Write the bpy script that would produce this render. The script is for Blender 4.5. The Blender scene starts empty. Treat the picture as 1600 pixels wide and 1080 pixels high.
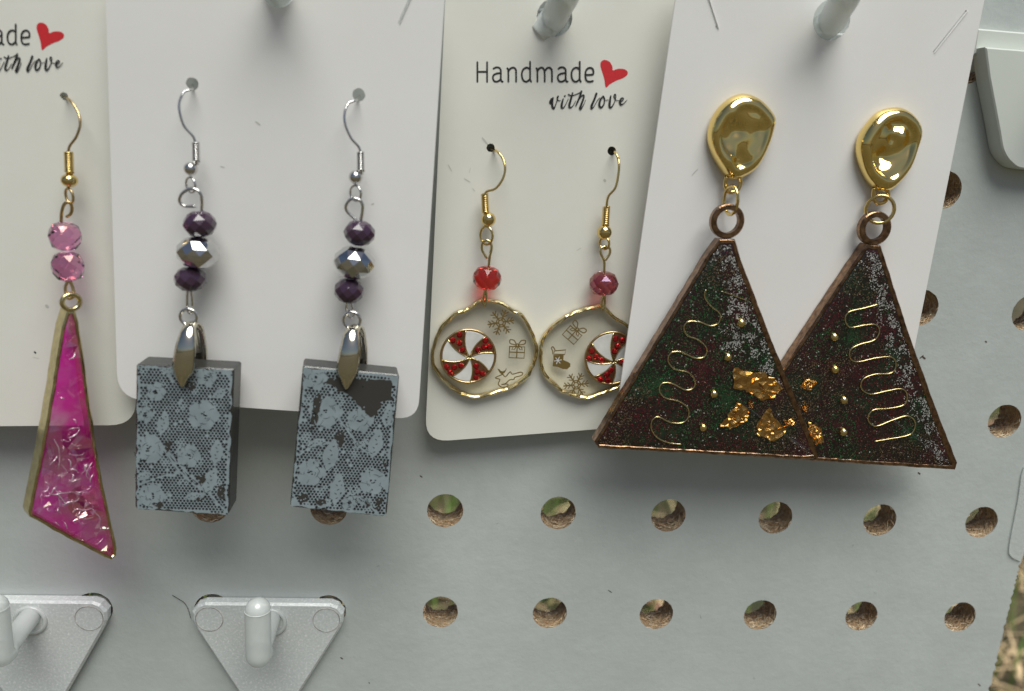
import bpy, bmesh, math, random
import numpy as np
from mathutils import Vector, Matrix
from mathutils.geometry import delaunay_2d_cdt
from mathutils.noise import fractal

# ------------------------------------------------------------------ camera
# units: metres.  X right along the board, Y into the board (front face Y=0), Z up.
sc = bpy.context.scene
COL = sc.collection
FPX = 1250.0
RC = np.array([[0.9944621, -0.06415593, -0.08324155],
               [0.04159657, 0.96764967, -0.24884502],
               [0.09651354, 0.24400438, 0.96495958]])       # rows: right, down, forward in (x, down, into board)
CC = np.array([-3.86623694, -103.54302506, -160.96045906])  # camera centre, mm
def w3(p):            # (x, down, into) -> (X, Y, Z)
    return np.array([p[0], p[2], -p[1]])
CAM = w3(CC)
right, up, fwd = w3(RC[0]), -w3(RC[1]), w3(RC[2])
cd = bpy.data.cameras.new('camera')
cam = bpy.data.objects.new('camera', cd); COL.objects.link(cam)
cd.sensor_width = 36.0; cd.sensor_fit = 'HORIZONTAL'
cd.lens = 36.0 * FPX / 1600.0
cd.clip_start = 0.005; cd.clip_end = 500
M = Matrix(((right[0], up[0], -fwd[0], CAM[0]*.001), (right[1], up[1], -fwd[1], CAM[1]*.001),
            (right[2], up[2], -fwd[2], CAM[2]*.001), (0, 0, 0, 1)))
cam.matrix_world = M
cd.dof.use_dof = True; cd.dof.focus_distance = 0.166; cd.dof.aperture_fstop = 15.0
sc.camera = cam

# ------------------------------------------------------------------ light
SUN_EL, SUN_AZ = math.radians(63), math.radians(12)   # azimuth measured from -Y (behind the camera) towards +X
world = bpy.data.worlds.new('World'); sc.world = world; world.use_nodes = True
nt = world.node_tree; nt.nodes.clear()
out = nt.nodes.new('ShaderNodeOutputWorld'); bg = nt.nodes.new('ShaderNodeBackground'); sky = nt.nodes.new('ShaderNodeTexSky')
sky.sky_type = 'NISHITA'; sky.sun_disc = False
sky.sun_elevation = SUN_EL; sky.sun_rotation = math.pi - SUN_AZ
sky.air_density = 1.0; sky.dust_density = 2.5; sky.ozone_density = 1.0
bg.inputs['Strength'].default_value = 0.05
nt.links.new(sky.outputs[0], bg.inputs[0]); nt.links.new(bg.outputs[0], out.inputs[0])
sl = bpy.data.lights.new('sun', 'SUN'); sl.energy = 3.3; sl.angle = math.radians(44); sl.color = (0.985, 1.0, 0.94)
sun = bpy.data.objects.new('sun', sl); COL.objects.link(sun)
sd = Vector((math.sin(SUN_AZ)*math.cos(SUN_EL), -math.cos(SUN_AZ)*math.cos(SUN_EL), math.sin(SUN_EL)))
sun.rotation_euler = sd.to_track_quat('Z', 'Y').to_euler()
sun.location = sd * 2
sc.view_settings.view_transform = 'Standard'; sc.view_settings.look = 'None'
sc.view_settings.exposure = 0.02; sc.view_settings.gamma = 1.0
sc.cycles.use_denoising = True
sc.cycles.max_bounces = 16; sc.cycles.transparent_max_bounces = 24; sc.cycles.transmission_bounces = 12

rnd = random.Random(7)

# ------------------------------------------------------------------ materials
def mat(name):
    m = bpy.data.materials.new(name); m.use_nodes = True
    n = m.node_tree.nodes; n.clear()
    o = n.new('ShaderNodeOutputMaterial'); p = n.new('ShaderNodeBsdfPrincipled')
    m.node_tree.links.new(p.outputs[0], o.inputs[0])
    return m, m.node_tree, p, o
def noise(nt, scale, detail=3, rough=.55, co=None, stretch=None):
    t = nt.nodes.new('ShaderNodeTexNoise'); t.inputs['Scale'].default_value = scale
    t.inputs['Detail'].default_value = detail; t.inputs['Roughness'].default_value = rough
    c = nt.nodes.new('ShaderNodeTexCoord')
    if stretch:
        mp = nt.nodes.new('ShaderNodeMapping'); mp.inputs['Scale'].default_value = stretch
        nt.links.new(c.outputs['Object'], mp.inputs[0]); nt.links.new(mp.outputs[0], t.inputs['Vector'])
    else:
        nt.links.new(c.outputs['Object'], t.inputs['Vector'])
    return t
def ramp(nt, src, stops):
    r = nt.nodes.new('ShaderNodeValToRGB')
    while len(r.color_ramp.elements) < len(stops): r.color_ramp.elements.new(.5)
    for e, (p, c) in zip(r.color_ramp.elements, stops):
        e.position = p; e.color = (c, c, c, 1) if not hasattr(c, '__len__') else (*c, 1)
    nt.links.new(src, r.inputs[0]); return r
def bump(nt, p, src, strength, dist):
    b = nt.nodes.new('ShaderNodeBump'); b.inputs['Strength'].default_value = strength; b.inputs['Distance'].default_value = dist
    nt.links.new(src, b.inputs['Height']); nt.links.new(b.outputs[0], p.inputs['Normal']); return b
def simple(name, base, rough=.5, metal=0., var=0., vscale=300, bmp=0., bscale=800, bdist=.0002, **kw):
    m, nt, p, o = mat(name)
    p.inputs['Base Color'].default_value = (*base, 1); p.inputs['Roughness'].default_value = rough
    p.inputs['Metallic'].default_value = metal
    for k, v in kw.items(): p.inputs[k.replace('_', ' ')].default_value = v
    if var:
        t = noise(nt, vscale, 4)
        lo = [max(0, c*(1-var)) for c in base]; hi = [min(1, c*(1+var)) for c in base]
        r = ramp(nt, t.outputs[0], [(.3, lo), (.7, hi)]); nt.links.new(r.outputs[0], p.inputs['Base Color'])
    if bmp:
        t = noise(nt, bscale, 3); bump(nt, p, t.outputs[0], bmp, bdist)
    return m
def see_through(name, tint, gloss=.06, rough=.06, body=None, bodyfac=0., bmp=0, bscale=300, bdist=.0003, graze=.35):
    """tinted clear plastic: light passes straight through, with a glossy skin and an optional cloudy body"""
    m, nt, p, o = mat(name)
    p.inputs['Base Color'].default_value = (*(body or (.8, .8, .8)), 1)
    p.inputs['Roughness'].default_value = .4
    tr = nt.nodes.new('ShaderNodeBsdfTransparent'); tr.inputs[0].default_value = (*tint, 1)
    mx = nt.nodes.new('ShaderNodeMixShader'); mx.inputs[0].default_value = bodyfac
    nt.links.new(tr.outputs[0], mx.inputs[1]); nt.links.new(p.outputs[0], mx.inputs[2])
    gl = nt.nodes.new('ShaderNodeBsdfGlossy'); gl.inputs['Roughness'].default_value = rough
    fr = nt.nodes.new('ShaderNodeLayerWeight'); fr.inputs[0].default_value = .5
    pw = nt.nodes.new('ShaderNodeMath'); pw.operation = 'POWER'; pw.inputs[1].default_value = 5.
    nt.links.new(fr.outputs['Facing'], pw.inputs[0])
    mul = nt.nodes.new('ShaderNodeMath'); mul.operation = 'MULTIPLY_ADD'; mul.inputs[1].default_value = graze; mul.inputs[2].default_value = gloss
    mul.use_clamp = True
    nt.links.new(pw.outputs[0], mul.inputs[0])
    m2 = nt.nodes.new('ShaderNodeMixShader'); nt.links.new(mul.outputs[0], m2.inputs[0])
    nt.links.new(mx.outputs[0], m2.inputs[1]); nt.links.new(gl.outputs[0], m2.inputs[2])
    nt.links.new(m2.outputs[0], o.inputs[0])
    if bmp:
        t = noise(nt, bscale, 3); b = bump(nt, p, t.outputs[0], bmp, bdist)
        nt.links.new(b.outputs[0], gl.inputs['Normal'])
    return m

MT = {}
def card_mat(name, c):
    m, nt, p, o = mat(name)
    t = noise(nt, 45, 5, .65); r = ramp(nt, t.outputs[0], [(.3, [c[0]*.965, c[1]*.96, c[2]*.94]), (.65, c)])
    nt.links.new(r.outputs[0], p.inputs['Base Color'])
    p.inputs['Roughness'].default_value = .42; p.inputs['Specular IOR Level'].default_value = .35
    t2 = noise(nt, 1700, 4, .7); bump(nt, p, t2.outputs[0], .14, .0001)
    return m
MT['card_warm'] = card_mat('ivory_card_stock', (.80, .79, .73))
MT['card_cool'] = card_mat('white_card_stock', (.84, .825, .81))
MT['ink'] = simple('black_ink', (.018, .018, .02), .5)
MT['red_ink'] = simple('red_ink', (.62, .022, .03), .5, var=.08, vscale=2500)
def gold(name, base, rough, bmp=0, bscale=500, var=.0):
    return simple(name, base, rough, 1.0, bmp=bmp, bscale=bscale, var=var, vscale=900)
MT['gold'] = gold('polished_gold', (.80, .60, .25), .13, .10, 900)
MT['stud_gold'] = gold('hammered_gold', (.92, .70, .27), .05, .10, 420)
MT['brass'] = gold('brushed_brass', (.62, .45, .22), .28, .2, 1500, .15)
MT['pale_gold'] = gold('pale_gold_rim', (.70, .58, .30), .22, .35, 700, .2)
MT['shard_gold'] = gold('olive_gold_bezel', (.60, .50, .26), .25, .3, 700, .2)
MT['rose'] = gold('rose_copper', (.27, .165, .10), .27, .5, 900, .55)
MT['silver'] = gold('silver_wire', (.66, .65, .63), .18, .1, 1200)
MT['bail'] = gold('plated_bail', (.70, .66, .54), .09, .10, 700)
MT['mirror_bead'] = simple('silver_mirror_crystal', (.62, .62, .62), .03, 1.0)
MT['purple'] = simple('purple_crystal', (.050, .024, .048), .10, 0, Coat_Weight=.6, Coat_Roughness=.08)
def crystal(name, col, **kw):
    m, nt, p, o = mat(name)
    p.inputs['Base Color'].default_value = (*col, 1); p.inputs['Roughness'].default_value = .03
    p.inputs['Transmission Weight'].default_value = .85; p.inputs['IOR'].default_value = 1.5
    for k, v in kw.items(): p.inputs[k.replace('_', ' ')].default_value = v
    return m
MT['pink_bead'] = crystal('pink_crystal', (.84, .34, .60), Transmission_Weight=1., Thin_Film_Thickness=430., Thin_Film_IOR=1.75)
MT['red_bead'] = crystal('red_crystal', (.90, .10, .09), Transmission_Weight=1.)
MT['rose_bead'] = crystal('rose_crystal', (.62, .15, .16), Thin_Film_Thickness=500., Thin_Film_IOR=1.7, Transmission_Weight=.95)
MT['gem'] = simple('ruby_rhinestone', (.50, .012, .016), .10, .75, Coat_Weight=.8, Coat_Roughness=.03)
MT['dark_gold'] = simple('dark_gold_foil_print', (.30, .21, .07), .35, .6)
MT['enamel'] = simple('pearl_enamel', (.72, .71, .68), .16, 0, var=.10, vscale=420, Coat_Weight=.5)
MT['candy_base'] = gold('antique_gold_base', (.42, .22, .13), .3, .3, 900, .3)
MT['clear'] = see_through('clear_resin', (.985, .978, .95), .028, .04, graze=.10)
MT['coat'] = see_through('clear_glossy_coat', (.97, .96, .94), .045, .09, bmp=.25, bscale=260, bdist=.0006, graze=.2)
MT['smoke'] = see_through('smoky_resin', (.34, .34, .34), .05, .08, (.062, .062, .060), .55, .1, 500)
MT['lace'] = None
def lace_mat():
    m, nt, p, o = mat('pale_blue_lace_print')
    t = noise(nt, 350, 4); r = ramp(nt, t.outputs[0], [(.25, (.215, .262, .285)), (.75, (.305, .365, .395))])
    nt.links.new(r.outputs[0], p.inputs['Base Color']); p.inputs['Roughness'].default_value = .38
    return m
MT['lace'] = lace_mat()
MT['lace_gap'] = simple('dark_resin_in_lace_gaps', (.022, .023, .025), .2)
MT['lace_worn'] = simple('worn_smoky_patch', (.048, .046, .043), .16)
MT['foil'] = simple('crumpled_gold_leaf', (.66, .38, .11), .26, 1.0, var=.35, vscale=900, bmp=.4, bscale=1800)
def tree_mat():
    m, nt, p, o = mat('dark_glitter_resin')
    t = noise(nt, 95, 4, .6)
    r = ramp(nt, t.outputs[0], [(.30, (.045, .006, .012)), (.44, (.020, .006, .008)), (.55, (.008, .012, .008)), (.68, (.010, .045, .018))])
    t2 = noise(nt, 1500, 2, .7)
    r2 = ramp(nt, t2.outputs[0], [(.35, .35), (.75, 1.9)])
    mx = nt.nodes.new('ShaderNodeMix'); mx.data_type = 'RGBA'; mx.blend_type = 'MULTIPLY'; mx.inputs[0].default_value = 1
    nt.links.new(r.outputs[0], mx.inputs[6]); nt.links.new(r2.outputs[0], mx.inputs[7])
    nt.links.new(mx.outputs[2], p.inputs['Base Color'])
    p.inputs['Roughness'].default_value = .28; p.inputs['Specular IOR Level'].default_value = .4
    bump(nt, p, t2.outputs[0], .25, .0002)
    return m
MT['tree'] = tree_mat()
MT['fl_green'] = simple('green_glitter', (.055, .26, .095), .3, .75)
MT['fl_red'] = simple('red_glitter', (.27, .035, .06), .3, .75)
MT['fl_silver'] = simple('silver_glitter', (.68, .68, .67), .4, .4)
MT['fl_dark'] = simple('bronze_glitter', (.34, .25, .16), .32, .8)
MT['pink_resin'] = None
def pink_mat():
    m = MT['pink_resin']; nt = m.node_tree; tr = [n for n in nt.nodes if n.type == 'BSDF_TRANSPARENT'][0]
    t = noise(nt, 150, 2, .5); r = ramp(nt, t.outputs[0], [(.44, (1., .18, .80)), (.51, (.98, .42, .84)), (.60, (.93, .78, .88))])
    nt.links.new(r.outputs[0], tr.inputs[0])
    return m
MT['pink_resin'] = see_through('magenta_resin', (1., .20, .80), .05, .06, (.95, .02, .48), .19)
pink_mat()
def film_mat():
    m, nt, p, o = mat('iridescent_film')
    p.inputs['Base Color'].default_value = (.95, .62, .80, 1); p.inputs['Roughness'].default_value = .10
    p.inputs['Thin Film Thickness'].default_value = 480; p.inputs['Thin Film IOR'].default_value = 1.9
    p.inputs['Metallic'].default_value = .0; p.inputs['Specular IOR Level'].default_value = 1.0
    tr = nt.nodes.new('ShaderNodeBsdfTransparent'); tr.inputs[0].default_value = (.97, .86, .93, 1)
    gl = nt.nodes.new('ShaderNodeBsdfGlossy'); gl.inputs['Roughness'].default_value = .12
    t = noise(nt, 180, 2); r = ramp(nt, t.outputs[0], [(.3, (1, .55, .8)), (.45, (.9, .85, .6)), (.6, (.75, .9, .85)), (.75, (1, .5, .75))])
    nt.links.new(r.outputs[0], gl.inputs[0])
    mx = nt.nodes.new('ShaderNodeMixShader')
    t2 = noise(nt, 140, 2); r2 = ramp(nt, t2.outputs[0], [(.38, .03), (.64, .40)])
    nt.links.new(r2.outputs[0], mx.inputs[0])
    nt.links.new(tr.outputs[0], mx.inputs[1]); nt.links.new(gl.outputs[0], mx.inputs[2])
    nt.links.new(mx.outputs[0], o.inputs[0])
    t3 = noise(nt, 500, 3); b = bump(nt, p, t3.outputs[0], .2, .0006); nt.links.new(b.outputs[0], gl.inputs['Normal'])
    return m
MT['film'] = film_mat()
MT['crease'] = see_through('folded_film_edge', (.97, .75, .88), .40, .12, (.95, .72, .84), .40)
def board_mat():
    m, nt, p, o = mat('painted_hardboard')
    t = noise(nt, 9, 3); r = ramp(nt, t.outputs[0], [(.3, (.495, .53, .515)), (.7, (.54, .57, .55))])
    nt.links.new(r.outputs[0], p.inputs['Base Color']); p.inputs['Roughness'].default_value = .5
    t2 = noise(nt, 420, 6, .65); bump(nt, p, t2.outputs[0], .22, .0005)
    t3 = noise(nt, 70, 5, .7); r3 = ramp(nt, t3.outputs[0], [(.35, .955), (.65, 1.03)])
    mx = nt.nodes.new('ShaderNodeMix'); mx.data_type = 'RGBA'; mx.blend_type = 'MULTIPLY'; mx.inputs[0].default_value = 1
    nt.links.new(r.outputs[0], mx.inputs[6]); nt.links.new(r3.outputs[0], mx.inputs[7]); nt.links.new(mx.outputs[2], p.inputs['Base Color'])
    r4 = ramp(nt, t3.outputs[0], [(.35, .40), (.65, .60)]); nt.links.new(r4.outputs[0], p.inputs['Roughness'])
    return m
MT['board'] = board_mat()
def fibre_mat():
    m, nt, p, o = mat('brown_hardboard_fibre')
    t = noise(nt, 620, 6, .75, stretch=(1, 2.6, 1)); t.inputs['Distortion'].default_value = 1.6; r = ramp(nt, t.outputs[0], [(.34, (.34, .19, .095)), (.45, (.68, .44, .24)), (.54, (.84, .62, .38)), (.64, (.94, .85, .68))])
    nt.links.new(r.outputs[0], p.inputs['Base Color']); p.inputs['Roughness'].default_value = .7
    bump(nt, p, t.outputs[0], 1., .0016)
    return m
MT['fibre'] = fibre_mat()
MT['fibre_pale'] = simple('pale_wood_fibre', (.86, .72, .52), .6)
MT['fibre_tan'] = simple('tan_wood_fibre', (.74, .52, .31), .6)
MT['fibre_brown'] = simple('brown_wood_fibre', (.44, .26, .14), .6)
def plastic_mat():
    m = see_through('frosted_clear_plastic', (.90, .92, .91), .05, .25, (.58, .61, .60), .86, .3, 1500, .0002)
    nt = m.node_tree; p = [n for n in nt.nodes if n.type == 'BSDF_PRINCIPLED'][0]
    t = noise(nt, 1900, 2, .6); r = ramp(nt, t.outputs[0], [(.44, (.73, .765, .755)), (.60, (.82, .85, .84)), (.70, (.98, .99, .99))])
    nt.links.new(r.outputs[0], p.inputs['Base Color'])
    return m
MT['plastic'] = plastic_mat()
MT['rod'] = see_through('clear_plastic_rod', (.92, .94, .93), .06, .2, (.84, .87, .86), .58, .15, 900, .0003)
MT['white_plastic'] = simple('white_plastic', (.66, .69, .64), .4, 0, bmp=.06, bscale=600)
MT['tape'] = see_through('clear_tape', (.97, .98, .97), .06, .25, (.84, .87, .86), .5, .6, 900, .0002)
MT['faint'] = simple('grey_scuff', (.55, .55, .50), .6)
MT['faint_board'] = simple('dark_scuff', (.36, .38, .37), .6)
MT['pale_scuff'] = simple('pale_scuff', (.66, .69, .67), .5)
MT['mark_dirt'] = simple('grimy_mould_ring', (.42, .40, .37), .6, var=.55, vscale=500)
MT['hair'] = simple('dark_hair', (.03, .025, .02), .5)
MT['dirt'] = simple('brown_dirt', (.09, .06, .045), .9)
def ground_mat():
    m, nt, p, o = mat('dry_lawn_soil')
    t = noise(nt, 14, 5, .65); r = ramp(nt, t.outputs[0], [(.3, (.03, .05, .016)), (.5, (.09, .072, .04)), (.7, (.20, .155, .085))])
    nt.links.new(r.outputs[0], p.inputs['Base Color']); p.inputs['Roughness'].default_value = .9
    bump(nt, p, t.outputs[0], .6, .02); return m
MT['ground'] = ground_mat()
MT['straw'] = simple('dry_straw', (.70, .52, .30), .7, var=.35, vscale=40)
MT['grass'] = simple('green_grass', (.15, .24, .05), .6, var=.4, vscale=40)
MT['leaf'] = simple('fallen_leaf', (.30, .15, .10), .7, var=.35, vscale=80)

# ------------------------------------------------------------------ mesh helpers (all coordinates in millimetres, world axes)
def fbm(v, H, lac, octs): return fractal(v, H, lac, octs, noise_basis='PERLIN_ORIGINAL')
class MB:
    def __init__(s): s.v = []; s.f = []; s.m = []; s.sm = []
    def add(s, verts, faces, mi=0, smooth=True):
        o = len(s.v); s.v += [tuple(map(float, v)) for v in verts]
        for f in faces: s.f.append([i+o for i in f]); s.m.append(mi); s.sm.append(smooth)
    def build(s, name, mats, parent=None, loc=None, recalc=True, label=None):
        if not isinstance(mats, (list, tuple)): mats = [mats]
        org = parent_origin(parent) if parent is not None else (np.array(loc) if loc is not None else np.array(s.v).mean(0))
        me = bpy.data.meshes.new(name)
        me.from_pydata([((x-org[0])*.001, (y-org[1])*.001, (z-org[2])*.001) for x, y, z in s.v], [], s.f)
        for m_ in mats: me.materials.append(MT[m_])
        me.polygons.foreach_set('material_index', s.m); me.polygons.foreach_set('use_smooth', s.sm)
        if recalc:
            bm = bmesh.new(); bm.from_mesh(me); bmesh.ops.recalc_face_normals(bm, faces=bm.faces); bm.to_mesh(me); bm.free()
        me.update()
        o = bpy.data.objects.new(name, me); COL.objects.link(o)
        if parent is not None: o.parent = parent
        else: o.location = org*.001
        if label: o['label'] = label
        return o
def parent_origin(p):
    while p.parent is not None: p = p.parent
    return np.array(p.location)*1000.0
def tag(o, label, cat, group=None, kind=None):
    if kind: o['kind'] = kind
    if label: o['label'] = label
    if cat: o['category'] = cat
    if group: o['group'] = group
    return o
def thing(name, loc, label, cat, group=None):
    o = bpy.data.objects.new(name, None); COL.objects.link(o)
    o.empty_display_size = .004; o.location = np.array(loc)*.001
    return tag(o, label, cat, group)
def nrm(v): v = np.asarray(v, float); return v/(np.linalg.norm(v)+1e-12)
def smooth_path(pts, n=6, closed=False):
    P = [np.asarray(p, float) for p in pts]; N = len(P); outp = []
    rng = range(N if closed else N-1)
    for i in rng:
        if closed: a, b, c, d = P[(i-1) % N], P[i], P[(i+1) % N], P[(i+2) % N]
        else: a, b, c, d = P[max(i-1, 0)], P[i], P[i+1], P[min(i+2, N-1)]
        for k in range(n):
            t = k/n
            outp.append(.5*((2*b)+(c-a)*t+(2*a-5*b+4*c-d)*t*t+(3*b-a-3*c+d)*t**3))
    if not closed: outp.append(P[-1])
    return outp
def tube(mb, pts, r, segs=8, closed=False, mi=0, flat=1.0):
    P = [np.asarray(p, float) for p in pts]; N = len(P)
    R = r if hasattr(r, '__len__') else [r]*N
    T = []
    for i in range(N):
        if closed: t = P[(i+1) % N]-P[i-1]
        else: t = P[min(i+1, N-1)]-P[max(i-1, 0)]
        T.append(nrm(t))
    a = np.array([0, -1., 0]);
    if abs(a@T[0]) > .9: a = np.array([0, 0, 1.])
    u = nrm(a-T[0]*(a@T[0])); verts = []; faces = []
    for i in range(N):
        u = nrm(u-T[i]*(u@T[i])); v = np.cross(T[i], u)
        for k in range(segs):
            q = 2*math.pi*k/segs
            verts.append(P[i]+R[i]*(math.cos(q)*u*flat+math.sin(q)*v))
    for i in range(N if closed else N-1):
        j = (i+1) % N
        for k in range(segs):
            l = (k+1) % segs
            faces.append([i*segs+k, i*segs+l, j*segs+l, j*segs+k])
    if not closed:
        faces.append([k for k in range(segs)][::-1]); faces.append([(N-1)*segs+k for k in range(segs)])
    mb.add(verts, faces, mi)
def ring(mb, c, e1, e2, r, n=28, segs=8, mi=0, flat=1.0):
    tube(mb, [np.asarray(c)+np.asarray(e1)*math.cos(2*math.pi*k/n)+np.asarray(e2)*math.sin(2*math.pi*k/n) for k in range(n)], r, segs, True, mi, flat)
def ball(mb, c, ax, rx, ry, n=20, m=12, mi=0):
    """oblate ball, axis ax"""
    ax = nrm(ax); e1 = nrm(np.cross(ax, [0, 1, 0.1])); e2 = np.cross(ax, e1); c = np.asarray(c)
    verts = [c+ax*ry]; faces = []
    for i in range(1, m):
        t = math.pi*i/m
        for k in range(n):
            q = 2*math.pi*k/n
            verts.append(c+ax*ry*math.cos(t)+(e1*math.cos(q)+e2*math.sin(q))*rx*math.sin(t))
    verts.append(c-ax*ry)
    for k in range(n): faces.append([0, 1+k, 1+(k+1) % n])
    for i in range(m-2):
        for k in range(n):
            a = 1+i*n+k; b = 1+i*n+(k+1) % n
            faces.append([a, a+n, b+n, b])
    L = len(verts)-1
    for k in range(n): faces.append([L, 1+(m-2)*n+(k+1) % n, 1+(m-2)*n+k])
    mb.add(verts, faces, mi)
def bead(mb, c, ax, rx, ry, n=9, ph=0., mi=0, tab=.5):
    """faceted rondelle with staggered triangular facets"""
    ax = nrm(ax); e1 = nrm(np.cross(ax, [0, 1, .05])); e2 = np.cross(ax, e1); c = np.asarray(c)
    rings = [(.97, tab*.75, 0), (.80, tab+.2, .5), (.36, .94, 0), (-.02, 1.0, .5), (-.40, .93, 0), (-.82, tab+.2, .5), (-.97, tab*.75, 0)]
    verts = []; faces = []
    for h, r, o in rings:
        for k in range(n):
            q = 2*math.pi*(k+o)/n+ph
            verts.append(c+ax*ry*h+(e1*math.cos(q)+e2*math.sin(q))*rx*r)
    for i in range(len(rings)-1):
        o0 = rings[i][2]
        for k in range(n):
            a, b = i*n+k, i*n+(k+1) % n
            if o0 == 0: c0, d0 = (i+1)*n+k, (i+1)*n+(k-1) % n
            else: c0, d0 = (i+1)*n+(k+1) % n, (i+1)*n+k
            faces.append([a, c0, b] if True else []); faces.append([a, d0, c0])
    faces.append(list(range(n))); faces.append([(len(rings)-1)*n+k for k in range(n)][::-1])
    mb.add(verts, faces, mi, False)
def coil(mb, p0, p1, R, turns, r, mi=0):
    p0, p1 = np.asarray(p0, float), np.asarray(p1, float); ax = nrm(p1-p0)
    e1 = nrm(np.cross(ax, [0, 1, 0])); e2 = np.cross(ax, e1); n = turns*14
    tube(mb, [p0+(p1-p0)*k/n+R*(e1*math.cos(2*math.pi*k/14)+e2*math.sin(2*math.pi*k/14)) for k in range(n+1)], r, 6, False, mi)

class Plane:
    """a flat sheet in front of the board; px() casts a photo position onto it, at() lifts a sheet position off it"""
    def __init__(s, u, v, d, yaw=0., pitch=0., bow=0., half=30.):
        ray = s.ray(u, v); k = (-d-CAM[1])/ray[1]; s.O = CAM+ray*k
        cy, sy = math.cos(math.radians(yaw)), math.sin(math.radians(yaw))
        s.ex = np.array([cy, sy, 0.])
        cp, sp = math.cos(math.radians(pitch)), math.sin(math.radians(pitch))
        n0 = np.array([sy, -cy, 0.])                      # towards the camera
        s.ey = np.array([0, 0, 1.])*cp + n0*sp
        s.n = n0*cp - np.array([0, 0, 1.])*sp
        s.bow = bow; s.half = half
    @staticmethod
    def ray(u, v):
        return right*((u-800)/FPX)-up*((v-540)/FPX)+fwd
    def px(s, u, v, off=0.):
        r = s.ray(u, v); o = s.O+s.n*off
        k = ((o-CAM)@s.n)/(r@s.n); q = CAM+r*k-s.O
        return np.array([q@s.ex, q@s.ey])
    def at(s, ab, off=0.):
        a, b = ab
        bw = s.bow*(1-(a/s.half)**2)*(.6+.4*math.sin(b/22.)) if s.bow else 0.
        return s.O+s.ex*a+s.ey*b+s.n*(off+bw)
    def P(s, u, v, off=0.): return s.at(s.px(u, v, off), off)
    def mm(s, u, v, px=1., off=0.):
        return float(np.linalg.norm(s.px(u+px*.5, v, off)-s.px(u-px*.5, v, off)))
def area(p): return .5*sum(p[i][0]*p[(i+1) % len(p)][1]-p[(i+1) % len(p)][0]*p[i][1] for i in range(len(p)))
def inset(poly, w):
    P = [np.asarray(p, float) for p in poly]
    s = 1 if area(P) > 0 else -1; N = len(P); W = w if hasattr(w, '__len__') else [w]*N; o = []
    for i in range(N):
        d0 = nrm(P[i]-P[i-1]); d1 = nrm(P[(i+1) % N]-P[i])
        n0 = s*np.array([-d0[1], d0[0]]); n1 = s*np.array([-d1[1], d1[0]])
        w0, w1 = W[i-1], W[i]
        det = n0[0]*n1[1]-n0[1]*n1[0]
        if abs(det) < .12: o.append(P[i]+nrm(n0+n1)*(w0+w1)/2)
        else:
            q = np.linalg.solve(np.array([n0, n1]), np.array([w0, w1])); L = np.linalg.norm(q); mx = 2.2*max(w0, w1)
            o.append(P[i]+q*(min(L, mx)/L if L > 1e-9 else 1))
    return o
def inside(p, poly):
    x, y = p; c = False; j = len(poly)-1
    for i in range(len(poly)):
        xi, yi = poly[i]; xj, yj = poly[j]
        if (yi > y) != (yj > y) and x < (xj-xi)*(y-yi)/(yj-yi)+xi: c = not c
        j = i
    return c
def fill(outer, holes=(), pts=()):
    """triangulate a 2D outline with holes and loose interior points"""
    v = []; e = []
    for lp in [outer]+list(holes):
        o = len(v); v += [Vector((float(a), float(b))) for a, b in lp]; n = len(lp)
        e += [(o+i, o+(i+1) % n) for i in range(n)]
    v += [Vector((float(a), float(b))) for a, b in pts]
    V, _, F, *_ = delaunay_2d_cdt(v, e, [], 0, 1e-7)
    V = [np.array(x[:]) for x in V]; Fo = []
    for f in F:
        c = sum(V[i] for i in f)/len(f)
        if inside(c, outer) and not any(inside(c, h) for h in holes): Fo.append(list(f))
    return V, Fo
def slab(mb, pl, outer, front, back, holes=(), pts=(), mi=0, mi_side=None, mi_front=None, chamfer=0., smooth=False):
    """flat piece with thickness cut from a sheet"""
    mi_side = mi if mi_side is None else mi_side; mi_front = mi if mi_front is None else mi_front
    lo = [outer]+list(holes)
    ins = inset(outer, chamfer) if chamfer else outer
    V, F = fill(ins, holes, pts); mb.add([pl.at(x, front) for x in V], F, mi_front, smooth)
    V, F = fill(outer, holes, pts); mb.add([pl.at(x, back) for x in V], [f[::-1] for f in F], mi, smooth)
    for li, lp in enumerate(lo):
        n = len(lp)
        if li == 0 and chamfer:
            vs = [pl.at(p, front) for p in ins]+[pl.at(p, front-chamfer) for p in outer]+[pl.at(p, back) for p in outer]
            fs = []
            for i in range(n):
                j = (i+1) % n; fs += [[i, j, n+j, n+i], [n+i, n+j, 2*n+j, 2*n+i]]
        else:
            vs = [pl.at(p, front) for p in lp]+[pl.at(p, back) for p in lp]
            fs = [[i, (i+1) % n, n+(i+1) % n, n+i] for i in range(n)]
        mb.add(vs, fs, mi_side, smooth)
def band(mb, pl, outer, w, front, back, ch=.15, lip=.6, mi=0, jit=0., smooth=False):
    """open bezel: outer wall, rounded front edge and inner wall"""
    inn = inset(outer, w); n = len(outer); wm = (min(w) if hasattr(w, '__len__') else w)
    ch = min(ch, wm*.45)
    rings = [(outer, back), (outer, front-ch), (inset(outer, ch), front), (inset(outer, [x-ch for x in w] if hasattr(w, '__len__') else w-ch), front), (inn, front-ch), (inn, front-lip), (inn, back)]
    vs = []
    for lp, h in rings:
        for i, p in enumerate(lp):
            vs.append(pl.at(p, h+(rnd.uniform(-jit, jit) if h > back+.1 else 0)))
    fs = []
    for r_ in range(len(rings)):
        q = (r_+1) % len(rings)
        for i in range(n):
            j = (i+1) % n; fs.append([r_*n+i, r_*n+j, q*n+j, q*n+i])
    mb.add(vs, fs, mi, smooth)
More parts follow.
